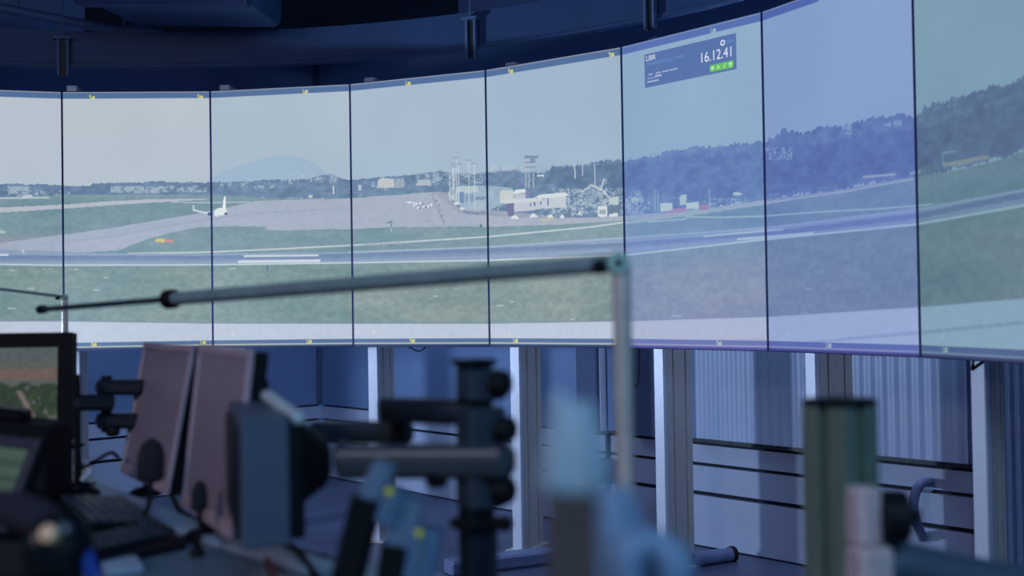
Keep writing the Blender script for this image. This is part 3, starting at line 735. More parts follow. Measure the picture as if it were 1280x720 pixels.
# ------------------------------------------------------------------ display wall
PH = 1.222
ZB = EYE - 0.1743
h4, dh = -0.6237, -0.2269
PT = {4: Vector((-0.1011, 4.9823, 0))}
for i in range(4, 8):
    h = h4 + dh * (i - 4)
    PT[i + 1] = PT[i] + Vector((math.cos(h), math.sin(h), 0)) * PW
for i in range(3, -1, -1):
    h = h4 + dh * (i - 4)
    PT[i] = PT[i + 1] - Vector((math.cos(h), math.sin(h), 0)) * PW
PANEL_LABELS = [
    'display panel at far left, cut off by the photo edge, showing grass and taxiway',
    'display panel showing the taxiway joining the runway and an orange sign board in the grass',
    'display panel showing a white airliner taxiing and a faint hill behind',
    'display panel showing the wide pale apron with small parked planes',
    'display panel showing the terminal buildings and lattice tower',
    'display panel with the blue clock overlay in its sky',
    'bluish display panel showing dense woods above a runway, just right of the clock panel',
    'rightmost display panel, greenish, showing round tree crowns and a sloping runway',
]
PANEL_FRAMES = []
for i in range(8):
    a, b = PT[i], PT[i + 1]
    e = (b - a).normalized()
    n = Vector((e.y, -e.x, 0))                        # towards the room
    mid = (a + b) / 2
    t = thing('display_panel', PANEL_LABELS[i], 'display', (mid.x, mid.y, ZB), 'panels of the curved display wall')
    PANEL_FRAMES.append((a, e, n, t))
    ctr = mid + Z * (ZB + PH / 2)
    MB().obox(ctr - n * 0.040, e, n, Z, PW / 2 - 0.0035, 0.036, PH / 2 - 0.001, 0.0).build('housing', MT['housing'], t)
    fr = MB()
    for sgn in (-1, 1):
        fr.obox(ctr + e * sgn * (PW / 2 - 0.0024), e, n, Z, 0.0021, 0.003, PH / 2)
    fr.obox(ctr + Z * (PH / 2 - 0.0015), e, n, Z, PW / 2 - 0.006, 0.004, 0.0015)
    fr.obox(ctr - Z * (PH / 2 - 0.002), e, n, Z, PW / 2 - 0.006, 0.004, 0.002)
    fr.build('bezel', MT['bezel'], t)
    inset = 0.0044
    picture_plane('screen', a + e * inset + n * 0.0005 + Z * (ZB + 0.004), e, Z, PW - 2 * inset, PH - 0.007,
                  paint(i, 220, 410, PH), t, MT['picture'])

# clock overlay shown on one panel
a, e, n, t5 = PANEL_FRAMES[5]


def on5(s, v, off=0.0015):
    return a + e * ((s - 5) * PW) + n * off + Z * (ZB + v)


S0, S1, V0, V1 = 5.1805, 5.833, 1.0335, 1.1665
ov = MB()
ov.add([on5(S0, V0), on5(S1, V0), on5(S1, V1), on5(S0, V1)], [(0, 1, 2, 3)])
overlay = ov.build('clock_overlay', PNAV, t5)
overlay['label'] = 'blue overlay with white clock digits'


def lettering(txt, s, v, size, m, parent, name='lettering', squeeze=1.0, align='LEFT'):
    cu = bpy.data.curves.new(name, 'FONT')
    cu.body = txt
    cu.size = size
    cu.align_x = align
    cu.extrude = 0.0
    cu.materials.append(m)
    o = bpy.data.objects.new(name, cu)
    C.objects.link(o)
    p = on5(s, v, 0.0025)
    base = Vector(t5.location)
    R = Matrix((e, Z, n)).transposed().to_4x4()
    ml = Matrix.Translation(p - base) @ R @ Matrix.Diagonal((squeeze, 1, 1, 1))
    bpy.context.view_layer.update()
    me = bpy.data.meshes.new_from_object(o.evaluated_get(bpy.context.evaluated_depsgraph_get()))
    bpy.data.objects.remove(o)
    bpy.data.curves.remove(cu)
    me.transform(ml)
    me.name = name
    if not me.materials:
        me.materials.append(m)
    o = bpy.data.objects.new(name, me)
    C.objects.link(o)
    o.parent = parent
    return o


lettering('LIBR', S0 + .012, V1 - .028, 0.030, PWHITE, overlay, 'airport_code', 0.9)
lettering('BRINDISI DIGITAL TOWER', S0 + .02, V1 - .047, 0.017, PBLUE, overlay, 'title_line', 0.95)
lettering('16.12.41', S1 - .018, V1 - .082, 0.054, PWHITE, overlay, 'clock_digits', 0.86, 'RIGHT')
lettering('enav', S1 - .015, V1 - .030, 0.024, PBLUE, overlay, 'operator_name', 1.0, 'RIGHT')
ring = MB()
lg = on5(S1 - .088, V1 - .025, .0025)
for k in range(20):
    g0, g1 = 2 * math.pi * k / 20, 2 * math.pi * (k + 1) / 20
    ring.add([lg + (e * math.cos(g0) + Z * math.sin(g0)) * .011, lg + (e * math.cos(g1) + Z * math.sin(g1)) * .011,
              lg + (e * math.cos(g1) + Z * math.sin(g1)) * .006, lg + (e * math.cos(g0) + Z * math.sin(g0)) * .006], [(0, 1, 2, 3)])
ring.build('ring_emblem', PWHITE, overlay)
marks = MB()
for (ds, dv, w, h) in [(.030, .086, .022, .005), (.085, .086, .026, .005), (.135, .086, .034, .005), (.190, .086, .040, .005),
                       (.02, .100, .040, .003), (.080, .099, .034, .008), (.018, .115, .062, .006)]:
    p0 = on5(S0 + ds, V1 - dv, .0025)
    marks.add([p0, p0 + e * w, p0 + e * w + Z * h, p0 + Z * h], [(0, 1, 2, 3)])
marks.build('status_marks', PGREY, overlay)
for k in range(4):
    p0 = on5(S1 - .178 + k * .0400, V0 + .0085, .0025)
    q = MB()
    q.add([p0, p0 + e * .0262, p0 + e * .0262 + Z * .026, p0 + Z * .026], [(0, 1, 2, 3)])
    ic = q.build('status_icon', PGREEN, overlay)
    g = MB()
    p1 = p0 + n * .0005
    if k == 0:
        g.add([p1 + e * .006 + Z * .008, p1 + e * .02 + Z * .008, p1 + e * .02 + Z * .019, p1 + e * .006 + Z * .019], [(0, 1, 2, 3)])
    elif k == 1:
        g.add([p1 + e * .005 + Z * .018, p1 + e * .010 + Z * .020, p1 + e * .021 + Z * .009, p1 + e * .019 + Z * .006], [(0, 1, 2, 3)])
        g.add([p1 + e * .005 + Z * .006, p1 + e * .011 + Z * .006, p1 + e * .011 + Z * .012, p1 + e * .005 + Z * .012], [(0, 1, 2, 3)])
    elif k == 2:
        g.add([p1 + e * .005 + Z * .006, p1 + e * .009 + Z * .005, p1 + e * .021 + Z * .019, p1 + e * .018 + Z * .021], [(0, 1, 2, 3)])
    else:
        g.add([p1 + e * .006 + Z * .005, p1 + e * .021 + Z * .005, p1 + e * .021 + Z * .008, p1 + e * .006 + Z * .008], [(0, 1, 2, 3)])
        g.add([p1 + e * .006 + Z * .011, p1 + e * .021 + Z * .011, p1 + e * .021 + Z * .021, p1 + e * .006 + Z * .021], [(0, 1, 2, 3)])
    g.build('icon_glyph', PLIME, ic)

# support posts behind each joint
POST_LABELS = {
    1: 'bright metal post under the display wall beside the black-framed screen at left',
    2: 'post under the display wall hidden mostly behind the two mauve monitors',
    3: 'slim bright post under the display wall right of the wall corner',
    4: 'post with bright front strip just right of the dark monitor arm column',
    5: 'post with bright front strip and brownish side just right of the hanging cable loop',
    6: 'pale post standing behind the greenish profile column at right',
    7: 'wide pale post under the display wall beside the dark ribbed panel at far right',
}
for b in range(1, 8):
    e0 = (PT[b] - PT[b - 1]).normalized()
    e1 = (PT[b + 1] - PT[b]).normalized()
    tg = (e0 + e1).normalized()
    out = Vector((-tg.y, tg.x, 0))
    fr = PT[b] + out * 0.22
    wdt, dep = (0.052, 0.21)
    if b == 7:
        wdt, dep = 0.062, 0.075
    t = thing('support_post', POST_LABELS[b], 'post', (fr.x, fr.y, 0), 'support posts under the display wall')
    cx = fr + out * (dep / 2)
    # strip at the front, grooved body behind it
    MB().obox(fr + out * 0.012 + Z * 1.12, tg, out, Z, wdt / 2, 0.012, 1.12, 0.004).build('front_strip', MT['alu'], t)
    hw, hd = wdt / 2 - 0.002, (dep - 0.026) / 2
    pr = [(-hw, -hd), (hw, -hd), (hw, -hd * .55), (hw - .006, -hd * .55), (hw - .006, -hd * .45), (hw, -hd * .45),
          (hw, hd * .45), (hw - .006, hd * .45), (hw - .006, hd * .55), (hw, hd * .55), (hw, hd), (-hw, hd),
          (-hw, hd * .55), (-hw + .006, hd * .55), (-hw + .006, hd * .45), (-hw, hd * .45), (-hw, -hd * .45), (-hw + .006, -hd * .45), (-hw + .006, -hd * .55), (-hw, -hd * .55)]
    MB().extr(fr + out * (0.025 + hd), tg, out, Z, pr, 0.012, 2.24).build('body', MT['post'], t)
    MB().obox(cx + Z * 0.006, tg, out, Z, wdt / 2 + .03, dep / 2 + .02, 0.006, 0.004).build('foot_plate', MT['post'], t)
    for zz in (ZB + .25, ZB + .95):
        arm = MB()
        arm.beam(fr + Z * zz, PT[b] + out * 0.078 + Z * zz, 0.04, 0.05)
        arm.obox(PT[b] + out * 0.084 + Z * zz, tg, out, Z, 0.16, 0.006, 0.025)
        arm.build('mounting_arm', MT['slatedark'], t)

# ------------------------------------------------------------------ room shell
NW = Vector((0.7474, 0.6644, 0)).normalized()          # outward normal of the right wall
MW = Vector((NW.y, -NW.x, 0))                          # along it, towards the right
DW = 4.12


def rw(k, z, off=0.0):
    return NW * (DW + off) + MW * k + Z * z


KC = -6.6                                              # corner of the two walls
KE = 0.4
CORN = rw(KC, 0)
LD = -NW                                               # along the left wall, away from the corner


def lw(k, z, off=0.0):
    return CORN + LD * k - MW * off + Z * z


GR = [0.475, 0.378, 0.246]                             # heights of the dark joints
struct(MB().box(-7, -1.5, -0.06, 6, 10.5, 0).build('floor', MT['floor']))
struct(MB().box(-7, -1.5, 3.0, 6, 10.5, 3.08).build('ceiling', MT['ceil']))


def plank_wall(fn, k0, k1, name, nrm, along, back):
    w = MB()
    L = (k1 - k0) / 2
    zs = [0.0] + sorted(GR)
    for z0, z1 in zip(zs[:-1], zs[1:]):
        w.obox(fn((k0 + k1) / 2, (z0 + z1) / 2 + (.004 if z0 > 0 else 0)) + nrm * 0.012, along, nrm, Z, L, 0.012, (z1 - z0) / 2 - .008)
    w.build(name + '_planks', MT['plank'], back)


# right wall: backing, planks below, painted upper part
bk = MB().obox(rw((KC + KE) / 2, 1.5) + NW * 0.06, MW, NW, Z, (KE - KC) / 2, 0.035, 1.5).build('wall_right', MT['groove'])
struct(bk)
plank_wall(rw, KC, KE, 'wall_right', NW, MW, bk)
MB().obox(rw((KC + KE) / 2, (0.484 + 3.0) / 2) + NW * 0.012, MW, NW, Z, (KE - KC) / 2, 0.012, (3.0 - 0.484) / 2).build('wall_right_upper', MT['wall'], bk)
bk2 = MB().obox(lw(1.9, 1.5) - MW * 0.06, LD, MW, Z, 1.9, 0.035, 1.5).build('wall_left', MT['groove'])
struct(bk2)
plank_wall(lambda k, z: lw(k, z), 0.0, 3.8, 'wall_left', -MW, LD, bk2)
MB().obox(lw(1.9, (0.484 + 3.0) / 2) - MW * 0.012, LD, MW, Z, 1.9, 0.012, (3.0 - 0.484) / 2).build('wall_left_upper', MT['wall'], bk2)
# corner strip
struct(MB().obox(CORN + (LD + MW).normalized() * 0.02 + Z * 1.75, MW, NW, Z, 0.016, 0.016, 1.25, 0.005).build('trim_1', MT['darkwall']))
# dark pilaster and recessed dark panel between two posts
struct(MB().obox(rw(-4.02, 1.36, -0.03), MW, NW, Z, 0.072, 0.03, 0.87, 0.004).build('trim_2', MT['darkwall']))
struct(MB().obox(rw(-3.945, 1.36, -0.02), MW, NW, Z, 0.006, 0.02, 0.87).build('trim_3', MT['alu']))
struct(MB().obox(rw(-3.66, 1.36, -0.015), MW, NW, Z, 0.075, 0.015, 0.87, 0.004).build('trim_4', MT['darkwall']))


def ribbed(k0, k1, z0, z1, pitch, amp, off):
    m = MB()
    n = int((k1 - k0) / pitch * 8)
    fr, bkk = [], []
    for j in range(n + 1):
        k = k0 + (k1 - k0) * j / n
        ph = 2 * math.pi * (k - k0) / pitch
        d = off - amp * (0.5 + 0.5 * math.copysign(abs(math.sin(ph)) ** 0.6, math.sin(ph)))
        fr.append((k, d))
    vs, fs = [], []
    for (k, d) in fr:
        vs += [rw(k, z0, d), rw(k, z1, d), rw(k, z0, off + .004), rw(k, z1, off + .004)]
    for j in range(n):
        A, B = j * 4, j * 4 + 4
        fs += [(A, B, B + 1, A + 1), (A + 2, A + 3, B + 3, B + 2), (A, A + 2, B + 2, B), (A + 1, B + 1, B + 3, A + 3)]
    fs += [(0, 1, 3, 2), (n * 4, n * 4 + 2, n * 4 + 3, n * 4 + 1)]
    m.add(vs, fs)
    return m


sh = thing('ribbed_panel', 'pale ribbed sheet on the wall between the brownish-sided post and the far right post', 'wall panel', rw(-2.7, 0.5))
ribbed(-3.36, -2.06, 0.50, 2.1, 0.052, 0.006, -0.008).build('sheet', MT['ribbed'], sh, smooth=True)
for zz in (0.494, 2.11):
    MB().obox(rw(-2.71, zz, -0.012), MW, NW, Z, 0.66, 0.012, 0.008).build('edge_strip', MT['slatedark'], sh)
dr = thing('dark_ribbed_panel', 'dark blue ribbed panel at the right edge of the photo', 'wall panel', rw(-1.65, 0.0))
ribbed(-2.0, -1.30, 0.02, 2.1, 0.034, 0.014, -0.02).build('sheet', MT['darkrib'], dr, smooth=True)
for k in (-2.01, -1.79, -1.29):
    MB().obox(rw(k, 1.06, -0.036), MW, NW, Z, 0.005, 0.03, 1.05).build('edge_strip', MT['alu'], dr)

# curved fascia above the displays, and the brackets that carry it
fa = []
OFF = 0.35
FB = {}
for b in range(0, 9):
    if 0 < b < 8:
        tg = ((PT[b] - PT[b - 1]).normalized() + (PT[b + 1] - PT[b]).normalized()).normalized()
    else:
        tg = (PT[1] - PT[0]).normalized() if b == 0 else (PT[8] - PT[7]).normalized()
    out = Vector((-tg.y, tg.x, 0))
    FB[b] = (PT[b] + out * OFF, tg, out)
ends = [FB[0][0] - FB[0][1] * 0.8] + [FB[b][0] for b in range(9)] + [FB[8][0] + FB[8][1] * 0.6]
ends = smoothpath(ends, 4)
m = MB()
vs, fs = [], []
for j, p in enumerate(ends):
    tgt = (ends[min(j + 1, len(ends) - 1)] - ends[max(j - 1, 0)]).normalized()
    o_ = Vector((-tgt.y, tgt.x, 0))
    for dd, zz in ((0, 2.36), (0, 2.375), (0.012, 2.38), (0.012, 2.54), (0.05, 2.54), (0.05, 2.36)):
        vs.append(p + o_ * dd + Z * zz)
for j in range(len(ends) - 1):
    for k in range(6):
        k2 = (k + 1) % 6
        fs.append((j * 6 + k, j * 6 + k2, (j + 1) * 6 + k2, (j + 1) * 6 + k))
fs += [(0, 1, 2, 3, 4, 5), tuple((len(ends) - 1) * 6 + k for k in (5, 4, 3, 2, 1, 0))]
m.add(vs, fs)
tag(m.build('ceiling_fascia', MT['fascia'], None, smooth=True), 'long curved blue-grey metal fascia hung above the display wall', 'fascia')
BL = {1: 'hanging bracket on the fascia above the second display panel from the left',
      4: 'hanging bracket on the fascia above the terminal display panel',
      5: 'hanging bracket on the fascia at the top edge above the clock panel'}
for b, (px, d) in {1: (80, 5.66), 4: (577, 5.3), 5: (828, 4.95)}.items():
    p = at(px, 60 if b != 5 else 10, d)
    best = min(ends, key=lambda q: (Vector((q.x, q.y, 0)) - Vector((p.x, p.y, 0))).length)
    j = ends.index(best)
    tgt = (ends[min(j + 1, len(ends) - 1)] - ends[max(j - 1, 0)]).normalized()
    o_ = Vector((-tgt.y, tgt.x, 0))
    q = best + tgt * ((Vector((p.x, p.y, 0)) - best).dot(tgt))
    t = thing('hanging_bracket', BL[b], 'bracket', (q.x, q.y, 2.3), 'brackets on the ceiling fascia')
    for sx in (-1, 1):
        MB().obox(q - o_ * 0.022 + tgt * sx * 0.022 + Z * 2.40, tgt, o_, Z, 0.006, 0.012, 0.09).build('side_plate', MT['duct'], t)
    MB().obox(q - o_ * 0.012 + Z * 2.40, tgt, o_, Z, 0.018, 0.008, 0.09).build('web', MT['housing'], t)
    MB().obox(q - o_ * 0.03 + Z * 2.496, tgt, o_, Z, 0.04, 0.02, 0.006).build('top_plate', MT['duct'], t)
    MB().tube([q - o_ * .03 + Z * 2.50, q - o_ * .03 + Z * 3.0], 0.005, 8).build('hanger_rod', MT['duct'], t)

# curved dark ring added in place of the shade bands on the ceiling
for nm, off, z0, z1 in (('shade_band_1', 1.35, 2.70, 3.0), ('shade_band_2', 0.75, 2.62, 2.74)):
    m = MB()
    vs, fs = [], []
    for j, p in enumerate(ends):
        tgt = (ends[min(j + 1, len(ends) - 1)] - ends[max(j - 1, 0)]).normalized()
        o_ = Vector((-tgt.y, tgt.x, 0))
        for dd, zz in ((off - .35, z0), (off - .35, z1), (off - .27, z1), (off - .27, z0)):
            vs.append(p + o_ * dd + Z * zz)
    for j in range(len(ends) - 1):
        for k in range(4):
            k2 = (k + 1) % 4
            fs.append((j * 4 + k, j * 4 + k2, (j + 1) * 4 + k2, (j + 1) * 4 + k))
    fs += [(0, 1, 2, 3), tuple((len(ends) - 1) * 4 + k for k in (3, 2, 1, 0))]
    m.add(vs, fs)
    if nm == 'shade_band_1':
        struct(m.build('beam', MT['beam']))  # dark ring standing in for ceiling shade

# ceiling unit and pipe
t = thing('ceiling_unit', 'long blue-lit ceiling box at the top edge, upper left', 'ceiling unit', at(260, 30, 5.6))
p0, p1 = at(170, 34, 5.7), at(352, 36, 5.6)
ax = (p1 - p0)
L = ax.length
ax.normalize()
ay = Vector((-ax.y, ax.x, 0)).normalized()
az = ax.cross(ay)
cc = (p0 + p1) / 2
zc = cc.z
MB().extr(cc - ay * 0.25, ay, az, ax, [(-.25, 0), (.22, 0), (.25, .03), (.25, .12), (.2, .2), (-.25, .2)], -L / 2, L / 2, 0.03).build('casing', MT['duct'], t, smooth=True)
MB().extr(cc - ay * 0.53, ay, az, ax, [(-.03, -.03), (.03, -.03), (.03, .22), (-.03, .22)], -L / 2 - .03, L / 2 + .03, 0.01).build('front_cover', MT['fascia'], t)
for sx in (-.4, .4):
    MB().tube([cc + ax * L * sx - ay * .2 + az * .19, cc + ax * L * sx - ay * .2 + Z * (3.0 - zc)], 0.006, 8).build('hanger_rod', MT['duct'], t)
t = thing('ceiling_pipe', 'thin pipe with a bulky end running along the ceiling at upper left', 'pipe', at(80, 26, 6.0))
a0, a1 = at(-40, 2, 5.9), at(165, 42, 6.15)
MB().tube([a0, a1], 0.027, 14).build('pipe', MT['duct'], t, smooth=True)
MB().beam(at(155, 44, 6.13), at(205, 50, 6.2), 0.11, 0.10, 0.02).build('end_box', MT['duct'], t)
for f in (.3, .95):
    q = a0.lerp(a1, f)
    MB().tube([q, Vector((q.x, q.y, 3.0))], 0.005, 8).build('hanger_rod', MT['duct'], t)

# bits below the displays
b5 = at(793, 437, 4.66)
b5 = Vector((b5.x, b5.y, ZB + .01))
pth = smoothpath([at(790, 432, 4.66), at(790, 462, 4.66), at(792, 478, 4.66), at(795, 483, 4.66), at(798, 478, 4.66), at(799, 460, 4.66), at(799, 432, 4.66)], 5)
tag(MB().tube(pth, 0.003, 8).build('cable_loop', MT['black'], None, smooth=True), 'thin black cable loop hanging under the clock display panel', 'cable')
pth = smoothpath([at(510, 433, 5.2), at(516, 436, 5.2), at(524, 439, 5.2), at(532, 434, 5.2), at(533, 431, 5.2)], 5)
tag(MB().tube(pth, 0.003, 8).build('cable_loop', MT['black'], None, smooth=True), 'short black cable sagging under the apron display panel', 'cable')
pth = smoothpath([at(1217, 448, 3.3), at(1216, 458, 3.3), at(1215, 462, 3.3), at(1222, 457, 3.3), at(1231, 451, 3.3), at(1236, 448, 3.3)], 5)
tag(MB().tube(pth, 0.0045, 8).build('cable_loop', MT['black'], None, smooth=True), 'black cable end poking out under the rightmost display panel', 'cable')
# bent grey hose on the right wall
hk = lambda px, py, off=-.04: at(px, py, 4.38)
pth = smoothpath([at(1163, 604, 4.44), at(1158, 603, 4.36), at(1150, 606, 4.33), at(1144, 618, 4.33), at(1142, 635, 4.33), at(1145, 650, 4.33), at(1150, 664, 4.36), at(1153, 672, 4.42)], 6)
t = thing('drain_hose', 'bent grey hose coming out of the plank wall at right', 'hose', (pth[0].x, pth[0].y, 0.3))
MB().tube(pth, 0.018, 14).build('hose', MT['hose'], t, smooth=True)
MB().lathe(pth[0] - NW * 0.03, NW, [(0, .034), (.02, .034), (.03, .03), (.1, .03)]).build('wall_collar', MT['hose'], t, smooth=True)
# small wall fitting left of the boom post
t = thing('wall_valve', 'small grey pipe fitting with a flat top plate behind the beige boom post', 'pipe fitting', at(758, 590, 5.45))
MB().beam(at(741, 541, 5.5), at(769, 541, 5.45), 0.07, 0.014, 0.003).build('top_plate', MT['slatedark'], t)
MB().tube([at(760, 541, 5.5), at(760, 575, 5.5)], 0.014, 12).build('stem', MT['slatedark'], t)
MB().lathe(at(760, 573, 5.5), -Z, [(0, .02), (.01, .05), (.04, .058), (.1, .055), (.12, .04)]).build('body', MT['hose'], t, smooth=True)
MB().beam(at(741, 573, 5.5), at(778, 577, 5.5), 0.03, 0.012, 0.003).build('lower_plate', MT['slatedark'], t)
pf = at(760, 600, 5.5)
MB().tube([Vector((pf.x, pf.y, pf.z + .03)), Vector((pf.x, pf.y, 0))], 0.016, 12).build('pipe', MT['hose'], t)
# floor duct and tube
q0, q1 = at(560, 722, 4.78), at(705, 692, 5.02)
q0.z = q1.z = 0.03
tag(MB().beam(q0, q1, 0.10, 0.06, 0.01).build('cable_duct', MT['hose'], None), 'low grey cable duct on the floor right of the dark arm column', 'cable duct')
q0, q1 = at(866, 707, 4.85), at(916, 700, 4.95)
q0.z = q1.z = 0.03
t = thing('floor_tube', 'short grey tube lying on the floor below the brownish-sided post', 'tube', (q0.x, q0.y, 0))
MB().tube([q0, q1], 0.03, 16).build('tube', MT['hose'], t, smooth=True)
MB().tube([q1 - (q1 - q0) * .06, q1 + (q1 - q0) * .03], 0.034, 16).build('end_cap', MT['black'], t, smooth=True)

# ------------------------------------------------------------------ console desk
t = thing('console_desk', 'long dark teal console desk with pale rear rail, under the keyboards and monitors', 'desk', (-0.6, 1.6, 0))
back = [(-1.46, 3.75), (-1.23, 3.2), (-0.925, 2.53), (-0.70, 2.22), (-0.48, 1.92), (-0.25, 1.67), (-0.08, 1.57), (0.3, 1.55), (1.25, 1.55)]
front = [(1.25, 0.62), (0.45, 0.62), (-0.2, 0.62), (-0.9, 0.95), (-1.45, 1.7), (-1.9, 2.6), (-2.15, 3.5)]
poly = [Vector((x, y, 0)) for x, y in back + front]
m = MB()
nn = len(poly)
m.add([p + Z * (DESK - .03) for p in poly] + [p + Z * DESK for p in poly],
      [tuple(range(nn - 1, -1, -1)), tuple(range(nn, 2 * nn))] + [(i, (i + 1) % nn, (i + 1) % nn + nn, i + nn) for i in range(nn)])
m.build('desktop', MT['desk'], t, bevel=0.004)
m = MB()
for (x0, y0), (x1, y1) in zip(back[2:6], back[3:7]):
    m.beam((x0 - .03, y0 - .025, DESK + .006), (x1 - .03, y1 - .025, DESK + .006), 0.055, 0.012, 0.003)
m.build('rear_rail', MT['deskrail'], t)
for (x0, y0, x1, y1) in [(-1.6, 2.2, -1.3, 3.2), (-.75, 1.2, -.5, 1.7), (.0, .75, .06, 1.4), (1.1, .75, 1.16, 1.4)]:
    m = MB()
    m.box(x0, y0, 0, x1, y1, DESK - .03, 0.01)
    m.build('pedestal', MT['slatedark'], t)


# ------------------------------------------------------------------ monitors
def frame_rect(tr, hdir, lean, w, h):
    """rectangle hanging from its top right corner: returns origin (bottom left), right, up, back"""
    hd = Vector(hdir).normalized()
    bk = Vector((-hd.y, hd.x, 0))
    if bk.dot(Y) < 0:
        bk = -bk
    up = (Z * math.cos(lean) + bk * math.sin(lean)).normalized()
    back = up.cross(hd) if up.cross(hd).dot(bk) > 0 else hd.cross(up)
    bl = Vector(tr) - hd * w - up * h
    return bl, hd, up, back


def monitor(t, bl, hd, up, back, w, h, bez, thick, mbez, mback, face, botbez=None, face_obj=None):
    botbez = botbez or bez
    c = bl + hd * w / 2 + up * h / 2
    m = MB()
    for (u0, v0, u1, v1) in [(0, 0, w, botbez), (0, h - bez, w, h), (0, botbez, bez, h - bez), (w - bez, botbez, w, h - bez)]:
        m.obox(bl + hd * (u0 + u1) / 2 + up * (v0 + v1) / 2 + back * 0.0045, hd, up, back, (u1 - u0) / 2, (v1 - v0) / 2, 0.0045)
    m.build('bezel', mbez, t, bevel=0.002)
    m = MB()
    m.extr(c + back * 0.009, hd, up, back, [(-w / 2 + .002, -h / 2 + .002), (w / 2 - .002, -h / 2 + .002), (w / 2 - .002, h / 2 - .002), (-w / 2 + .002, h / 2 - .002)], 0, thick * .5)
    m.extr(c + back * (0.009 + thick * .5), hd, up, back, [(-w * .34, -h * .34), (w * .34, -h * .34), (w * .34, h * .34), (-w * .34, h * .34)], 0, thick * .5, 0.004)
    m.build('rear_case', mback, t)
    if face_obj is None:
        MB().obox(bl + hd * (w / 2) + up * ((botbez + h - bez) / 2) + back * 0.006, hd, up, back, w / 2 - bez, (h - bez - botbez) / 2, 0.003).build('screen', face, t)
    else:
        picture_plane('screen', bl + hd * bez + up * botbez + back * 0.004, hd, up, w - 2 * bez, h - bez - botbez, face_obj, t, MT['picture'])


def foot(t, px, py, d, m):
    p = at(px, py, d)
    return p


# two off-white monitors seen from the side
for (nm, lab, tr, hdir, lean, w, h, hub) in [
    ('desk_monitor', 'mauve-lit off-white monitor, left and farther one of the pair, screen dark', at(240, 432, 2.23), (.53, -.85, 0), .19, .377, .292, 0),
    ('desk_monitor', 'mauve-lit off-white monitor, nearer one, half hidden by the teal box monitor', at(312, 437, 1.76), (.47, -.883, 0), .12, .355, .292, 1)]:
    bl, hd, up, back = frame_rect(tr, hdir, lean, w, h)
    c = bl + hd * w / 2 + up * h / 2
    t = thing(nm, lab, 'monitor', (c.x, c.y, DESK), 'pair of off-white monitors')
    monitor(t, bl, hd, up, back, w, h, 0.014, 0.045, MT['mauve'], MT['black'], MT['panel'], 0.022)
    bh = Vector((back.x, back.y, 0)).normalized()
    n0 = c + back * 0.052
    foot = Vector((c.x, c.y, DESK)) - bh * .02
    st = MB()
    st.tube(smoothpath([n0, n0 + bh * .012 - Z * .06, Vector((n0.x, n0.y, DESK + .03)) + bh * .005, foot + Z * .014], 5), 0.013, 12)
    st.build('stand_neck', MT['black'], t, smooth=True)
    MB().lathe(foot, Z, [(0, .034), (.006, .034), (.010, .028), (.016, .018)]).build('stand_base', MT['black'], t, smooth=True)

# black wide monitor at the left edge
bl, hd, up, back = frame_rect(at(90, 415, 2.75), (1, -.04, 0), .04, .46, .262)
nu, nv = 90, 60
Ug, Vg = np.meshgrid(np.linspace(0, 1, nu), np.linspace(0, 1, nv))
px_ = 1 - Ug
img = np.zeros((nv, nu, 3))
img[:] = (104, 108, 102)
img[Vg > .84] = (98, 108, 108)
band = (Vg > .60) & (Vg < .72 + .04 * vnoise(Ug * 6, Vg * 3))
img[band] = (128, 108, 96)
nz = vnoise(Ug * 26, Vg * 16)
tr_ = (Vg < .50 + .09 * vnoise(Ug * 14, Vg * 0 + 2)) & (.5 * nz + .9 * vnoise(Ug * 7 + 4, Vg * 6) > .42)
img[tr_] = (54, 70, 52)
img[tr_ & (nz > .66)] = (66, 84, 56)
trk = np.abs((Ug - .80) + (Vg - .3) * .28) < .018
img[trk & (Vg < .46)] = (138, 124, 116)
img[Vg < .10] = (34, 48, 86)
img += ((vnoise(Ug * 60, Vg * 40) - .5) * 14)[..., None]
img = np.clip(img * np.array((.80, .82, .84)), 0, 255) / 255
img = np.where(img <= .04045, img / 12.92, ((img + .055) / 1.055) ** 2.4)
c = bl + hd * .23 + up * .131
t = thing('black_monitor', 'wide black-framed monitor at the left edge showing fields and trees', 'monitor', (c.x, c.y, DESK))
monitor(t, bl, hd, up, back, .46, .262, .036, .05, MT['black'], MT['black'], None, .03, img)
n0 = c + back * 0.06
MB().beam(Vector((n0.x, n0.y, n0.z + .04)), Vector((n0.x, n0.y, DESK + .02)), .07, .03, .006, up=(0, 1, 0)).build('stand_neck', MT['black'], t)
MB().lathe(Vector((n0.x, n0.y, DESK)), Z, [(0, .12), (.01, .12), (.02, .05), (.03, .03)]).build('stand_base', MT['black'], t, smooth=True)

# small tilted screen in front of it
bl, hd, up, back = frame_rect(at(48, 549, 1.80), (.80, -.60, 0), .42, .20, .150)
nu, nv = 40, 40
Ug, Vg = np.meshgrid(np.linspace(0, 1, nu), np.linspace(0, 1, nv))
img = np.zeros((nv, nu, 3))
img[:] = (74, 96, 84)
img[(np.sin(Vg * 26) > .35)] = (58, 78, 72)
img[Vg < .26] = (112, 104, 104)
img[(Vg < .26) & (np.sin(Vg * 60) > .3)] = (90, 88, 92)
img = np.clip(img * .85, 0, 255) / 255
img = np.where(img <= .04045, img / 12.92, ((img + .055) / 1.055) ** 2.4)
c = bl + hd * .1 + up * .075
t = thing('touch_screen', 'small tilted grey-framed touch screen with green rows, lower left', 'touch screen', (c.x, c.y, DESK))
monitor(t, bl, hd, up, back, .20, .150, .018, .03, MT['tabbez'], MT['black'], None, .02, img)
pr = [(0, 0), (.10, 0), (.105, .02), (.03, c.z - DESK - .02), (.012, c.z - DESK)]
bd = Vector((-hd.y, hd.x, 0))
if bd.y < 0:
    bd = -bd
MB().extr(Vector((c.x, c.y, DESK)) + bd * .03, bd, Z, hd, pr, -.05, .05).build('stand', MT['black'], t)

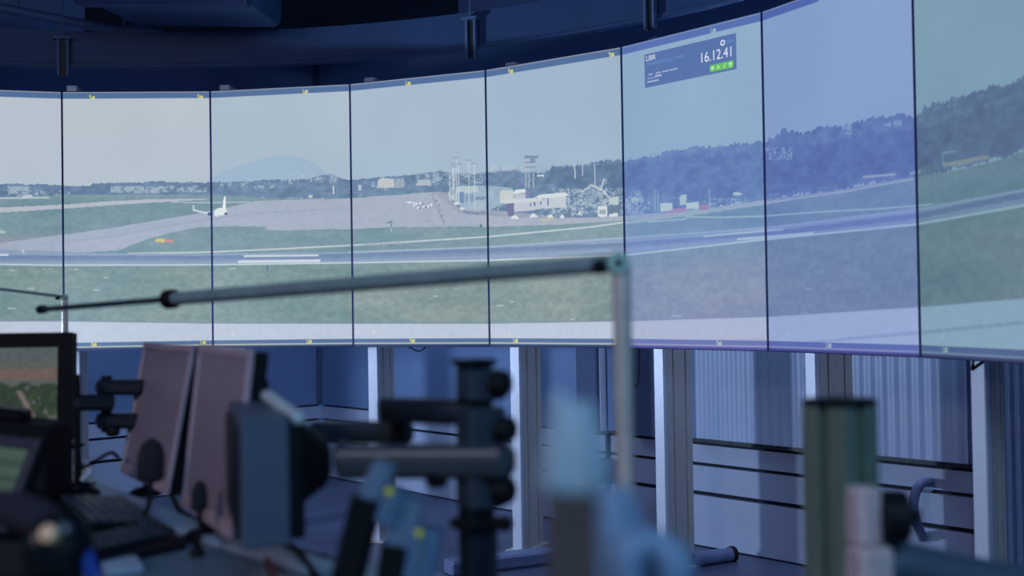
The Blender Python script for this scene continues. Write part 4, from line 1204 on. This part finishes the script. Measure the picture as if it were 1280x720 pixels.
# dark slanted intercom unit behind the small screen
p0, p1 = at(-30, 533, 2.15), at(66, 544, 2.15)
t = thing('intercom_unit', 'dark slanted intercom housing behind the small tilted touch screen', 'intercom', ((p0.x + p1.x) / 2, p0.y, DESK))
m = MB()
axx = (p1 - p0).normalized()
byy = Vector((-axx.y, axx.x, 0)).normalized()
L = (p1 - p0).length
zz0 = DESK - p0.z
m.extr(p0.lerp(p1, .5), byy, Z, axx, [(-.05, zz0 + .002), (.10, zz0 + .002), (.10, .0), (.06, .022), (-.01, .018), (-.035, -.012)], -L / 2, L / 2, 0.006)
m.build('housing', MT['black'], t)
MB().beam(p0.lerp(p1, .1) + Z * .028 + byy * .02, p0.lerp(p1, .62) + Z * .028 + byy * .02, 0.05, 0.025, 0.008).build('handset', MT['blackgloss'], t)

# arms and pole seen between the black monitor and the pair
pc = at(97, 540, 2.45)
t = thing('twin_monitor_arm', 'dark monitor arm set with three stubby bars between black monitor and mauve monitors', 'monitor arm', (pc.x, pc.y, DESK))
MB().tube([Vector((pc.x, pc.y, DESK)), Vector((pc.x, pc.y, at(97, 468, 2.45).z))], 0.008, 12).build('pole', MT['black'], t, smooth=True)
MB().lathe(Vector((pc.x, pc.y, DESK)), Z, [(0, .05), (.01, .05), (.016, .02)]).build('base_plate', MT['black'], t, smooth=True)
MB().beam(at(92, 503, 2.45), at(142, 503, 2.5), .03, .036, .008).build('arm_link', MT['slatedark'], t)
MB().beam(at(122, 484, 2.52), at(182, 484, 2.5), .03, .034, .008).build('arm_link', MT['slatedark'], t)
MB().beam(at(122, 526, 2.52), at(182, 526, 2.5), .03, .034, .008).build('arm_link', MT['slatedark'], t)
MB().tube([at(133, 470, 2.52), at(133, 540, 2.52)], 0.012, 12).build('elbow_pin', MT['black'], t, smooth=True)
MB().lathe(at(141, 534, 2.5), -Z, [(0, .014), (.012, .016), (.02, .01)]).build('knob', MT['black'], t, smooth=True)

# gooseneck microphones
for lab, hx, hy0, hy1, bx, by, d, w in [
        ('black foam-headed gooseneck microphone standing before the farther mauve monitor', 190, 547, 603, 178, 628, 2.02, .0235),
        ('small dark gooseneck microphone before the lower edge of the nearer mauve monitor', 250, 600, 640, 246, 650, 1.80, .013)]:
    top, bot = at(hx, hy0, d), at(hx - 2, hy1, d)
    base = at(bx, by, d - .03)
    base = Vector((base.x, base.y, DESK))
    t = thing('gooseneck_microphone', lab, 'microphone', base, 'gooseneck microphones')
    axm = (top - bot)
    Lm = axm.length
    axm.normalize()
    prof = [(Lm * f, w * g) for f, g in [(0, .35), (.04, .8), (.12, 1.0), (.4, 1.02), (.65, .98), (.82, .8), (.93, .5), (1, .1)]]
    MB().lathe(bot, axm, prof, 24).build('foam_head', MT['foam'], t, smooth=True)
    MB().tube(smoothpath([bot + axm * .01, bot.lerp(base, .4) + Vector((.004, 0, 0)), base + Z * .015], 6), 0.0045, 10).build('neck', MT['black'], t, smooth=True)
    MB().lathe(base, Z, [(0, .006 + w * .45), (.006, .006 + w * .45), (.010, .010), (.014, .006)]).build('base', MT['black'], t, smooth=True)


# keyboards and small things on the desk
def slab_keys(name, lab, cx, cy, ang, L, Wd, hh, rows, cols, cat, tilt=.02):
    t = thing(name, lab, cat, (cx, cy, DESK))
    ax = Vector((math.cos(ang), math.sin(ang), 0))
    ay = Vector((-ax.y, ax.x, 0))
    if ay.y < 0:
        pass
    m = MB()
    m.extr(Vector((cx, cy, DESK)), ay, Z, ax, [(-Wd / 2, 0), (Wd / 2, 0), (Wd / 2, hh + tilt), (Wd / 2 - .012, hh + tilt + .003), (-Wd / 2 + .02, hh), (-Wd / 2, hh * .5)], -L / 2, L / 2, .004)
    m.build('case', MT['blackgloss'], t)
    m = MB()
    for r in range(rows):
        for c_ in range(cols):
            fx = -L / 2 + .012 + (L - .024) * (c_ + .5) / cols
            fy = -Wd / 2 + .026 + (Wd - .042) * (r + .5) / rows
            zt = hh + tilt * (fy + Wd / 2 - .02) / (Wd - .032) + .003
            m.extr(Vector((cx, cy, DESK + zt)) + ax * fx + ay * fy, ax, ay, Z,
                   [(-(L - .024) / cols * .43, -(Wd - .042) / rows * .43), ((L - .024) / cols * .43, -(Wd - .042) / rows * .43), ((L - .024) / cols * .43, (Wd - .042) / rows * .43), (-(L - .024) / cols * .43, (Wd - .042) / rows * .43)], -.002, .005, .0015)
    m.build('keys', MT['slate'], t)
    return t


slab_keys('keyboard', 'black keyboard on the desk below the mauve monitors', -.735, 2.06, math.atan2(.86, -.50), .34, .16, .014, 6, 16, 'keyboard', .016)
slab_keys('numeric_keypad', 'black keypad in front of the keyboard on the desk', -.615, 1.785, math.atan2(.17, .11), .17, .10, .018, 4, 6, 'keypad', .012)
p = at(106, 606, 2.28)
t = thing('computer_mouse', 'round black mouse with a bright glint behind the keyboard', 'mouse', (p.x, p.y, DESK))
MB().lathe(Vector((p.x, p.y, DESK)), Z, [(0, .030), (.012, .032), (.024, .028), (.033, .018), (.037, .004)]).build('body', MT['blackgloss'], t, smooth=True)
MB().lathe(Vector((p.x, p.y, DESK + .030)), Vector((.1, -.8, .6)), [(0, .012), (.008, .010), (.012, .004)]).build('ball', MT['black'], t, smooth=True)
p = at(152, 712, 1.69)
tag(MB().obox(Vector((p.x, p.y, DESK + .005)), Vector((.9, .44, 0)), Vector((-.44, .9, 0)), Z, .026, .04, .005, .002).build('note_pad', MT['paper'], None), 'small pale ruled pad at the bottom edge before the keypad', 'note pad')

# white cable clump and black cables
pth = smoothpath([at(88, 582, 2.5), at(98, 588, 2.48), at(106, 578, 2.47), at(112, 590, 2.45), at(103, 600, 2.45)], 6)
pth = [Vector((q.x, q.y, max(q.z, DESK + .006))) for q in pth]
tag(MB().tube(pth, .007, 8).build('cable_bundle', MT['white'], None, smooth=True), 'white cable bunch beside the black monitor stand', 'cable')
pth = smoothpath([at(95, 588, 2.45), at(115, 579, 2.45), at(138, 566, 2.45), at(148, 572, 2.5)], 6)
tag(MB().tube(pth, .004, 8).build('cable', MT['black'], None, smooth=True), 'thin black cable arching from the white cable bunch toward the mauve monitors', 'cable')
z_ = DESK + .006


def desk_path(pp):
    return smoothpath([Vector((at(x, y, 1.7).x, at(x, y, 1.7).y, z_)) if False else ground(x, y) for x, y in pp], 6)


def ground(x, y, z=None):
    z = DESK + .006 if z is None else z
    v = RT * ((x - 640) / F_PX) + UP * ((360 - y) / F_PX) + FW
    k = (z - EYE) / v.z
    return Vector((0, 0, EYE)) + v * k


tag(MB().tube(smoothpath([ground(332, 690), ground(360, 684), ground(390, 696), ground(412, 700), ground(428, 716)], 6), .006, 8).build('cable', MT['black'], None, smooth=True), 'thick black cable on the desk right of the teal box monitor', 'cable')
tag(MB().tube(smoothpath([ground(352, 684) + Z * .012, ground(372, 698) + Z * .012, ground(388, 714) + Z * .005, ground(402, 728)], 6), .005, 8).build('cable', MT['black'], None, smooth=True), 'thin black cable crossing the desk edge beside the red one', 'cable')
tag(MB().tube(smoothpath([ground(330, 684), ground(334, 700), ground(341, 712), ground(346, 730)], 6), .0045, 8).build('cable', MT['red'], None, smooth=True), 'dark red cable on the desk below the teal box monitor', 'cable')
tag(MB().tube(smoothpath([ground(215, 618), ground(226, 640), ground(240, 648), ground(262, 662), ground(285, 676)], 6), .006, 8).build('cable', MT['black'], None, smooth=True), 'black cable along the rear rail under the mauve monitors', 'cable')

# ------------------------------------------------------------------ teal box monitor and its arm
fl, frt = at(300, 522, 1.5), at(362, 522, 1.5)
zt = fl.z
zb_ = at(330, 685, 1.5).z
bkd = (Vector((-.09, .296, 0))).normalized()
tx = Vector((bkd.y, -bkd.x, 0))
dep = .300
wd = (frt - fl).length * .98
c0 = (fl + frt) / 2 + bkd * dep / 2
c0.z = (zt + zb_) / 2
t = thing('box_monitor', 'teal-grey box monitor seen edge-on, carried by the thick grey arm', 'monitor', (c0.x, c0.y, zb_))
MB().obox(c0, tx, bkd, Z, wd / 2, dep / 2, (zt - zb_) / 2, .004).build('casing', MT['teal'], t)
MB().obox(c0 + tx * (wd / 2 + .010), tx, bkd, Z, .011, dep / 2 - .012, (zt - zb_) / 2 - .006, .004).build('rear_cover', MT['black'], t)
MB().beam(at(333, 494, 1.72), at(374, 524, 1.52), .018, .016, .005).build('top_rail', MT['tealpale'], t)
MB().obox(c0 - tx * (wd / 2 + .002), tx, bkd, Z, .003, dep / 2 - .015, (zt - zb_) / 2 - .015).build('screen', MT['blackgloss'], t)

px_, py_ = at(594, 560, 1.5).x, 1.5
ztop = at(594, 455, 1.5).z
t = thing('monitor_arm', 'tall dark column with knobs and thick grey arms holding the teal box monitor', 'monitor arm', (px_, py_, DESK))
sl = .018
pr = [(-sl, -sl), (-.005, -sl), (-.005, -sl + .006), (.005, -sl + .006), (.005, -sl), (sl, -sl), (sl, -.005), (sl - .006, -.005), (sl - .006, .005), (sl, .005), (sl, sl), (-sl, sl), (-sl, .005), (-sl + .006, .005), (-sl + .006, -.005), (-sl, -.005)]
ca_, sa_ = math.cos(.5), math.sin(.5)
PX_, PY_ = Vector((ca_, sa_, 0)), Vector((-sa_, ca_, 0))
MB().extr(Vector((px_, py_, 0)), PX_, PY_, Z, pr, DESK, ztop).build('column', MT['slatedark'], t)
MB().obox(Vector((px_, py_, ztop + .003)), PX_, PY_, Z, .024, .024, .004, .003).build('top_cap', MT['black'], t)
MB().obox(Vector((px_, py_, DESK + .006)), PX_, PY_, Z, .06, .06, .006, .004).build('base_plate', MT['slatedark'], t)
for (kx, ky, r) in [(617, 479, .017), (624, 536, .0165), (622, 612, .018)]:
    q = at(kx - 6, ky, 1.475)
    kb = MB()
    kb.lathe(q, Vector((.86, -.5, 0)), [(0, .006), (.008, .006), (.009, r), (.024, r), (.028, r * .8)], 18)
    kb.build('knob', MT['black'], t, smooth=True)
for (y0, y1) in [(462, 500), (508, 560), (590, 634)]:
    q = at(601, (y0 + y1) / 2, 1.49)
    MB().obox(q, PX_, PY_, Z, .027, .026, (y1 - y0) / 2 / 1417 * 1.5, .006).build('clamp', MT['slate'], t)
q = at(596, 654, 1.5)
MB().obox(Vector((px_, py_, q.z)), PX_, PY_, Z, .030, .030, .007, .008).build('collar', MT['black'], t)
q = at(632, 654, 1.5)
MB().lathe(at(618, 654, 1.49), Vector((.9, -.4, 0)), [(0, .008), (.01, .01), (.02, .01), (.024, .006)], 14).build('collar_screw', MT['black'], t, smooth=True)
q = at(617, 690, 1.53)
MB().tube([Vector((q.x, q.y, DESK)), Vector((q.x, q.y, at(617, 656, 1.53).z))], .006, 12).build('side_rod', MT['armgrey'], t, smooth=True)


def round_arm(p0, p1, w, h):
    """bar with rounded section"""
    p0, p1 = Vector(p0), Vector(p1)
    ax = (p1 - p0)
    L = ax.length
    ax.normalize()
    sd = ax.cross(Z).normalized()
    u = sd.cross(ax)
    pr = []
    for k in range(20):
        g = 2 * math.pi * k / 20
        cx, sy = math.cos(g), math.sin(g)
        pr.append((w / 2 * math.copysign(abs(cx) ** .6, cx), h / 2 * math.copysign(abs(sy) ** .6, sy)))
    return MB().extr((p0 + p1) / 2, sd, u, ax, pr, -L / 2, L / 2, min(w, h) * .2)


round_arm(at(424, 577, 1.56), at(640, 576, 1.455), .045, .046).build('lower_arm', MT['armgrey'], t, smooth=True)
round_arm(at(481, 512, 1.66), at(594, 516, 1.50), .032, .036).build('upper_arm', MT['slatedark'], t, smooth=True)
round_arm(at(392, 540, 1.80), at(512, 540, 1.68), .032, .034).build('forearm', MT['slate'], t, smooth=True)
MB().tube([at(498, 503, 1.68), at(498, 556, 1.68)], .012, 14).build('elbow_pin', MT['black'], t, smooth=True)
hubc = at(368, 578, 1.61)
hub = MB()
hub.lathe(hubc - tx * .012, tx, [(0, .064), (.012, .064), (.022, .058), (.036, .048), (.054, .036), (.062, .022)], 26)
hub.build('mount_hub', MT['black'], t, smooth=True)
MB().lathe(at(418, 568, 1.55), tx, [(0, .010), (.006, .018), (.016, .018), (.02, .01)], 16).build('tilt_joint', MT['slate'], t, smooth=True)
MB().lathe(at(546, 600, 1.49), -Z, [(-.01, .016), (.006, .014), (.01, .008)], 16).build('cable_clip', MT['black'], t, smooth=True)

# ------------------------------------------------------------------ slanted boxes with pale caps
YB = 1.32


def slant_box(lab, b0, b1, bw, c0_, c1_, cw, p0_, p1_, pw, dot):
    base = at(*b0, YB)
    k = (EYE - DESK)
    d = b1[0] - b0[0]
    # continue the body down to the desk
    tp = at(*b1, YB)
    dirv = (tp - base).normalized()
    low = tp - dirv * ((tp.z - DESK - .004) / dirv.z)
    t = thing('connector_box', lab, 'connector box', (low.x, low.y, DESK), 'slanted black boxes with pale caps')
    ft = MB()
    ft.obox(Vector((low.x, low.y, DESK + .006)), X, Y, Z, bw * .7, .05, .006, .004)
    ft.build('foot', MT['black'], t)
    MB().beam(low + dirv * .006, tp, .07, bw, .004, up=(1, 0, 0)).build('body', MT['black'], t)
    MB().beam(at(*c0_, YB), at(*c1_, YB), .055, cw, .004, up=(1, 0, 0)).build('cap', MT['cap'], t)
    pl = MB().beam(at(*p0_, YB - .01), at(*p1_, YB - .01), .05, pw, .004, up=(1, 0, 0)).build('plug', MT['plug'], t)
    q = at(*dot, YB - .037)
    MB().lathe(q, Vector((0, -1, .1)), [(-.004, .005), (.001, .005), (.003, .003)], 14).build('indicator', MT['dot'], pl, smooth=True)
    MB().beam(at(p0_[0] + 1, p0_[1] - 8, YB - .036), at(p1_[0] - 4, p1_[1] + 14, YB - .036), .003, .007, 0, up=(1, 0, 0)).build('slot', MT['desk'], pl)


slant_box('slanted black box with pale blue cap, upper left one of two beside the arm column', (436, 720), (461, 618), .034,
          (462, 622), (483, 580), .026, (482, 652), (497, 612), .026, (487, 615))
slant_box('slanted black box with pale blue cap, lower right one nearest the tall dark column', (488, 740), (500, 676), .036,
          (496, 682), (518, 622), .033, (521, 722), (534, 660), .038, (524, 667))

# ------------------------------------------------------------------ tissue carton, bag
def folds(cx, cy, prof, n, seed, amp, lean=(0, 0), peaks=None):
    """crumpled sheet: rings (z, rx, ry) with sharp radial folds"""
    r = random.Random(seed)
    ph = [r.uniform(0, 6.28) for _ in range(5)]
    m = MB()
    vs, fs = [], []
    for i, (z, rx, ry) in enumerate(prof):
        for k in range(n):
            g = 2 * math.pi * k / n
            w = 1 + amp * (abs(math.sin(2.5 * g + ph[0] + z * 9)) - .5) + amp * .7 * math.sin(7 * g + ph[1] + z * 40) + amp * .5 * r.uniform(-1, 1)
            f = i / (len(prof) - 1)
            zz = z
            if peaks:
                for (pg, pz) in peaks:
                    dg = abs((g - pg + math.pi) % (2 * math.pi) - math.pi)
                    zz += pz * f ** 3 * max(0, 1 - dg / 1.3)
            vs.append(Vector((cx + lean[0] * f + rx * w * math.cos(g), cy + lean[1] * f + ry * w * math.sin(g), zz)))
    for i in range(len(prof) - 1):
        for k in range(n):
            j = (k + 1) % n
            fs.append((i * n + k, i * n + j, (i + 1) * n + j, (i + 1) * n + k))
    fs.append(tuple(range(n - 1, -1, -1)))
    ctr = sum((vs[-k - 1] for k in range(n)), Vector()) / n - Z * .01
    vs.append(ctr)
    b = (len(prof) - 1) * n
    for k in range(n):
        fs.append((b + k, b + (k + 1) % n, len(vs) - 1))
    return m.add(vs, fs)


D1 = .72
pc = at(713, 620, D1)
t = thing('brown_carton', 'tall narrow brown carton, out of focus, under the pale blue tissue', 'carton', (pc.x, pc.y, DESK))
MB().obox(Vector((pc.x, pc.y, (DESK + pc.z) / 2)), X, Y, Z, .0150, .022, (pc.z - DESK) / 2, .003).build('box', MT['carton'], t)
MB().obox(Vector((pc.x, pc.y, pc.z - .004)), X, Y, Z, .0156, .0226, .005, .003).build('top_flap', MT['carton'], t)
zt0 = pc.z
s_ = D1 / F_PX
m = folds(pc.x + .0, pc.y, [(zt0 + .001, .0165, .018), (zt0 + .006, .0215, .022), (zt0 + .018, .0220, .022), (zt0 + .030, .0185, .020), (zt0 + .046, .0150, .016), (zt0 + .057, .0130, .012), (zt0 + .0605, .0105, .008)], 36, 4, .17, (.0035, 0),
          peaks=[(3.0, .012)])
tag(m.build('tissue', MT['tissue'], None, smooth=False, subsurf=1), 'pale blue crumpled tissue rising to a peak, out of focus, on the brown carton', 'tissue')
D2 = .80
pb = at(768, 620, D2)
zb0 = DESK + .001
H2 = pb.z - DESK
t = thing('plastic_bag', 'pale blue crumpled plastic bag with a loop handle, right of the brown carton', 'bag', (pb.x + .01, pb.y, DESK))
folds(pb.x + .006, pb.y + .01, [(zb0, .03, .02), (zb0 + .02, .040, .03), (zb0 + H2 * .45, .041, .03), (zb0 + H2 * .66, .031, .026), (zb0 + H2 * .84, .022, .02), (zb0 + H2 * .96, .016, .014), (zb0 + H2 * 1.03, .010, .008)], 30, 9, .16, (-.006, 0)).build('body', MT['bag'], t, subsurf=1)
hc = at(810, 712, D2 - .02)
pth = [hc + Vector((math.cos(g) * (.0165 + .003 * math.cos(g - .8)), math.sin(g) * .006, math.sin(g) * .0235 - .006)) for g in [k * 2 * math.pi / 28 for k in range(29)]]
MB().tube(pth, [.0125 + .002 * math.sin(k * 2 * math.pi / 28 * 3 + .6) for k in range(29)], 12, caps=False).build('loop_handle', MT['bag'], t, smooth=True)

# ------------------------------------------------------------------ boom stands
def boom(lab, pxp, hinge, d0, end, d1, jointx, rb, rt, rp, base_r, hr):
    hp = at(*hinge, d0)
    pxw = at(pxp, 460, d0).x
    t = thing('boom_stand', lab, 'boom stand', (pxw, d0, DESK), 'boom stands on the consoles')
    MB().tube([Vector((pxw, d0, DESK + .01)), Vector((pxw, d0, hp.z - hr * .4))], rp, 18).build('post', MT['boompost'], t, smooth=True)
    MB().lathe(Vector((pxw, d0, DESK)), Z, [(0, base_r), (.01, base_r), (.016, base_r * .6), (.02, rp * 1.3)]).build('base', MT['slatedark'], t, smooth=True)
    ep = at(*end, d1)
    k = ((jointx - 640) / F_PX)
    s = (hp.x - k * hp.y) / (k * (ep.y - hp.y) - (ep.x - hp.x))
    jp = hp.lerp(ep, s)
    MB().tube([hp, jp], rb, 16).build('boom_tube', MT['boom'], t, smooth=True)
    MB().tube([jp, ep], rt, 14).build('boom_extension', MT['slate'], t, smooth=True)
    ax = (ep - hp).normalized()
    MB().lathe(jp - ax * rb * 1.2, ax, [(0, rb * 1.25), (rb * .4, rb * 1.5), (rb * 2.0, rb * 1.5), (rb * 2.6, rb)], 18).build('lock_collar', MT['black'], t, smooth=True)
    MB().lathe(ep - ax * .02, ax, [(0, rt * 1.1), (.003, rt * 1.6), (.022, rt * 1.6), (.026, rt)], 14).build('end_tip', MT['black'], t, smooth=True)
    hg = MB().lathe(hp + Vector((.004, .014, 0)), -Y, [(0, hr * .8), (.004, hr), (.026, hr), (.030, hr * .85)], 24).build('hinge', MT['hinge'], t, smooth=True)
    MB().lathe(hp + Vector((.004, -.014, 0)), -Y, [(0, hr * .36), (.004, hr * .34), (.006, hr * .2)], 16).build('pivot_screw', MT['black'], hg, smooth=True)
    MB().lathe(hp + Vector((-hr * 1.1, -.004, -hr * .25)), Vector((-1, -.2, -.3)), [(-.006, hr * .55), (.004, hr * .7), (.012, hr * .5)], 16).build('clamp_knob', MT['black'], t, smooth=True)


boom('long boom stand reaching across the display wall from a beige post', 779, (768, 329), 1.5, (50, 387), 2.4, 213, .0122, .0058, .0124, .05, .0155)
boom('smaller distant boom stand behind the black-framed monitor at left', 82, (79, 371), 3.25, (-120, 347), 3.5, -60, .0045, .003, .0085, .05, .0075)

# ------------------------------------------------------------------ profile column at right
D3 = 1.36
q = at(1049, 520, D3)
ztop = at(1049, 507, D3).z
t = thing('profile_column', 'thick greenish slotted column at lower right with beige clamps', 'column', (q.x, D3, DESK))
hw = .032
pr = []
base_pr = [(-hw, -hw), (-.007, -hw), (-.007, -hw + .012), (.007, -hw + .012), (.007, -hw), (hw, -hw)]
for k in range(4):
    cg, sg = math.cos(k * math.pi / 2), math.sin(k * math.pi / 2)
    for (x_, y_) in base_pr[:-1]:
        pr.append((x_ * cg - y_ * sg, x_ * sg + y_ * cg))
AX_, AY_ = Vector((math.cos(.62), math.sin(.62), 0)), Vector((-math.sin(.62), math.cos(.62), 0))
MB().extr(Vector((q.x, D3, 0)), AX_, AY_, Z, pr, DESK + .01, ztop).build('column', MT['profile'], t, bevel=.002)
MB().obox(Vector((q.x, D3, ztop + .004)), AX_, AY_, Z, hw + .001, hw + .001, .005, .004).build('top_cap', MT['black'], t)
MB().obox(Vector((q.x, D3, DESK + .006)), AX_, AY_, Z, hw + .04, hw + .04, .006, .006).build('base_plate', MT['slatedark'], t)
MB().obox(at(1079, 645, D3 - .045), Vector((.94, .33, 0)), Vector((-.33, .94, 0)), Z, .017, .02, .034, .008).build('clamp', MT['pinkbr'], t)
MB().obox(at(1086, 706, D3 - .045), Vector((.94, .33, 0)), Vector((-.33, .94, 0)), Z, .024, .022, .023, .008).build('clamp', MT['pinkbr'], t)
kb = at(1098, 645, D3 - .05)
MB().lathe(kb, Vector((1, -.1, 0)), [(0, .014), (.004, .030), (.030, .030), (.034, .024), (.036, .01), (.046, .008)], 20).build('knob', MT['black'], t, smooth=True)
pth = smoothpath([at(1070, 712, D3 - .02), at(1120, 702, D3 - .02), at(1180, 714, D3 - .01), at(1240, 726, D3), at(1330, 738, D3 + .02)], 5)
MB().tube(pth, .0245, 18).build('arm', MT['teal'], t, smooth=True)

# ------------------------------------------------------------------ headset on its stand, lower left corner
D4 = 1.25
hb = at(45, 700, D4)
t = thing('headset', 'black padded headset resting on a dark stand in the lower left corner', 'headset', (hb.x, hb.y, DESK))
pth = smoothpath([at(-70, 668, D4 + .06), at(-30, 640, D4 + .05), at(10, 636, D4 + .02), at(46, 648, D4), at(74, 668, D4 - .01), at(88, 690, D4 - .02)], 6)
MB().tube(pth, .021, 14).build('headband', MT['foam'], t, smooth=True)
ec = at(66, 690, D4 - .02)
MB().lathe(ec + Vector((.0, .02, .0)), Vector((.3, -.9, .2)), [(0, .030), (.01, .036), (.03, .036), (.04, .028), (.046, .012)], 24).build('ear_cup', MT['blackgloss'], t, smooth=True)
MB().lathe(at(60, 667, D4 - .06), Vector((-.1, -.9, .4)), [(-.01, .010), (.002, .0095), (.005, .006)], 18).build('painted_highlight', MT['warm'], t, smooth=True)  # warm specular highlight put in as a small pale disc
MB().lathe(at(78, 662, D4 - .05), Vector((.1, -.9, .4)), [(-.01, .010), (.002, .0095), (.005, .005)], 18).build('grey_disc', MT['armgrey'], t, smooth=True)
MB().tube([at(101, 684, D4 - .02), at(107, 698, D4 - .02), at(120, 722, D4 - .02)], [.010, .010, .008], 14).build('blue_connector', MT['blue'], t, smooth=True)
b0 = at(20, 700, D4 + .03)
MB().extr(Vector((b0.x, b0.y, DESK)), X, Y, Z, [(-.09, -.05), (.05, -.05), (.055, .05), (-.09, .05)], 0, b0.z - DESK + .015, .02).build('stand', MT['black'], t)

# ------------------------------------------------------------------ light
def area(name, loc, target, sx, sy, power, rgb):
    ld = bpy.data.lights.new(name, 'AREA')
    ld.shape = 'RECTANGLE'
    ld.size, ld.size_y = sx, sy
    ld.energy = power
    ld.color = rgb
    o = bpy.data.objects.new(name, ld)
    C.objects.link(o)
    o.location = loc
    o.rotation_euler = (Vector(target) - Vector(loc)).to_track_quat('-Z', 'Y').to_euler()
    return o


# lamps behind the display wall that wash the rear walls
for b, pw in ((1, 9), (3, 13), (5, 6), (6, 6.5), (7, 7)):
    p, tg, out = FB[b]
    q = p + out * 0.22
    area('wall_lamp', (q.x, q.y, 2.15), (q.x + out.x * .25, q.y + out.y * .25, 0.4), 0.5, 0.12, pw, (.48, .68, 1.0))




def spot(name, loc, target, power, rgb, ang, blend, r):
    ld = bpy.data.lights.new(name, 'SPOT')
    ld.energy = power
    ld.color = rgb
    ld.spot_size = math.radians(ang)
    ld.spot_blend = blend
    ld.shadow_soft_size = r
    o = bpy.data.objects.new(name, ld)
    C.objects.link(o)
    o.location = loc
    o.rotation_euler = (Vector(target) - Vector(loc)).to_track_quat('-Z', 'Y').to_euler()


# low lamp at the left end of the room, shining along under the displays
spot('low_lamp', (-3.0, 4.0, 1.0), (.3, 5.1, .45), 225, (.56, .75, 1.0), 100, .5, .12)
# warm room lamp over the operators, behind the camera
area('room_lamp', (-2.6, -0.2, 2.4), (-.3, 2.2, .9), 0.8, 0.5, 18, (1.0, .84, .94))
# blue fill light added unseen behind the camera to lift the dark foreground
area('blue_fill_light', (0.5, -1.2, 2.7), (0.0, 1.6, 0.7), 1.4, 0.9, 48, (.36, .66, 1.0))

w = bpy.data.worlds.new('world')
bpy.context.scene.world = w
w.use_nodes = True
bg = w.node_tree.nodes['Background']
bg.inputs['Color'].default_value = (.12, .42, 1.0, 1)
bg.inputs['Strength'].default_value = 0.13

sc = bpy.context.scene
sc.view_settings.view_transform = 'Standard'
sc.view_settings.look = 'None'
sc.view_settings.exposure = 0
sc.view_settings.gamma = 1
sc.view_settings.use_curve_mapping = False
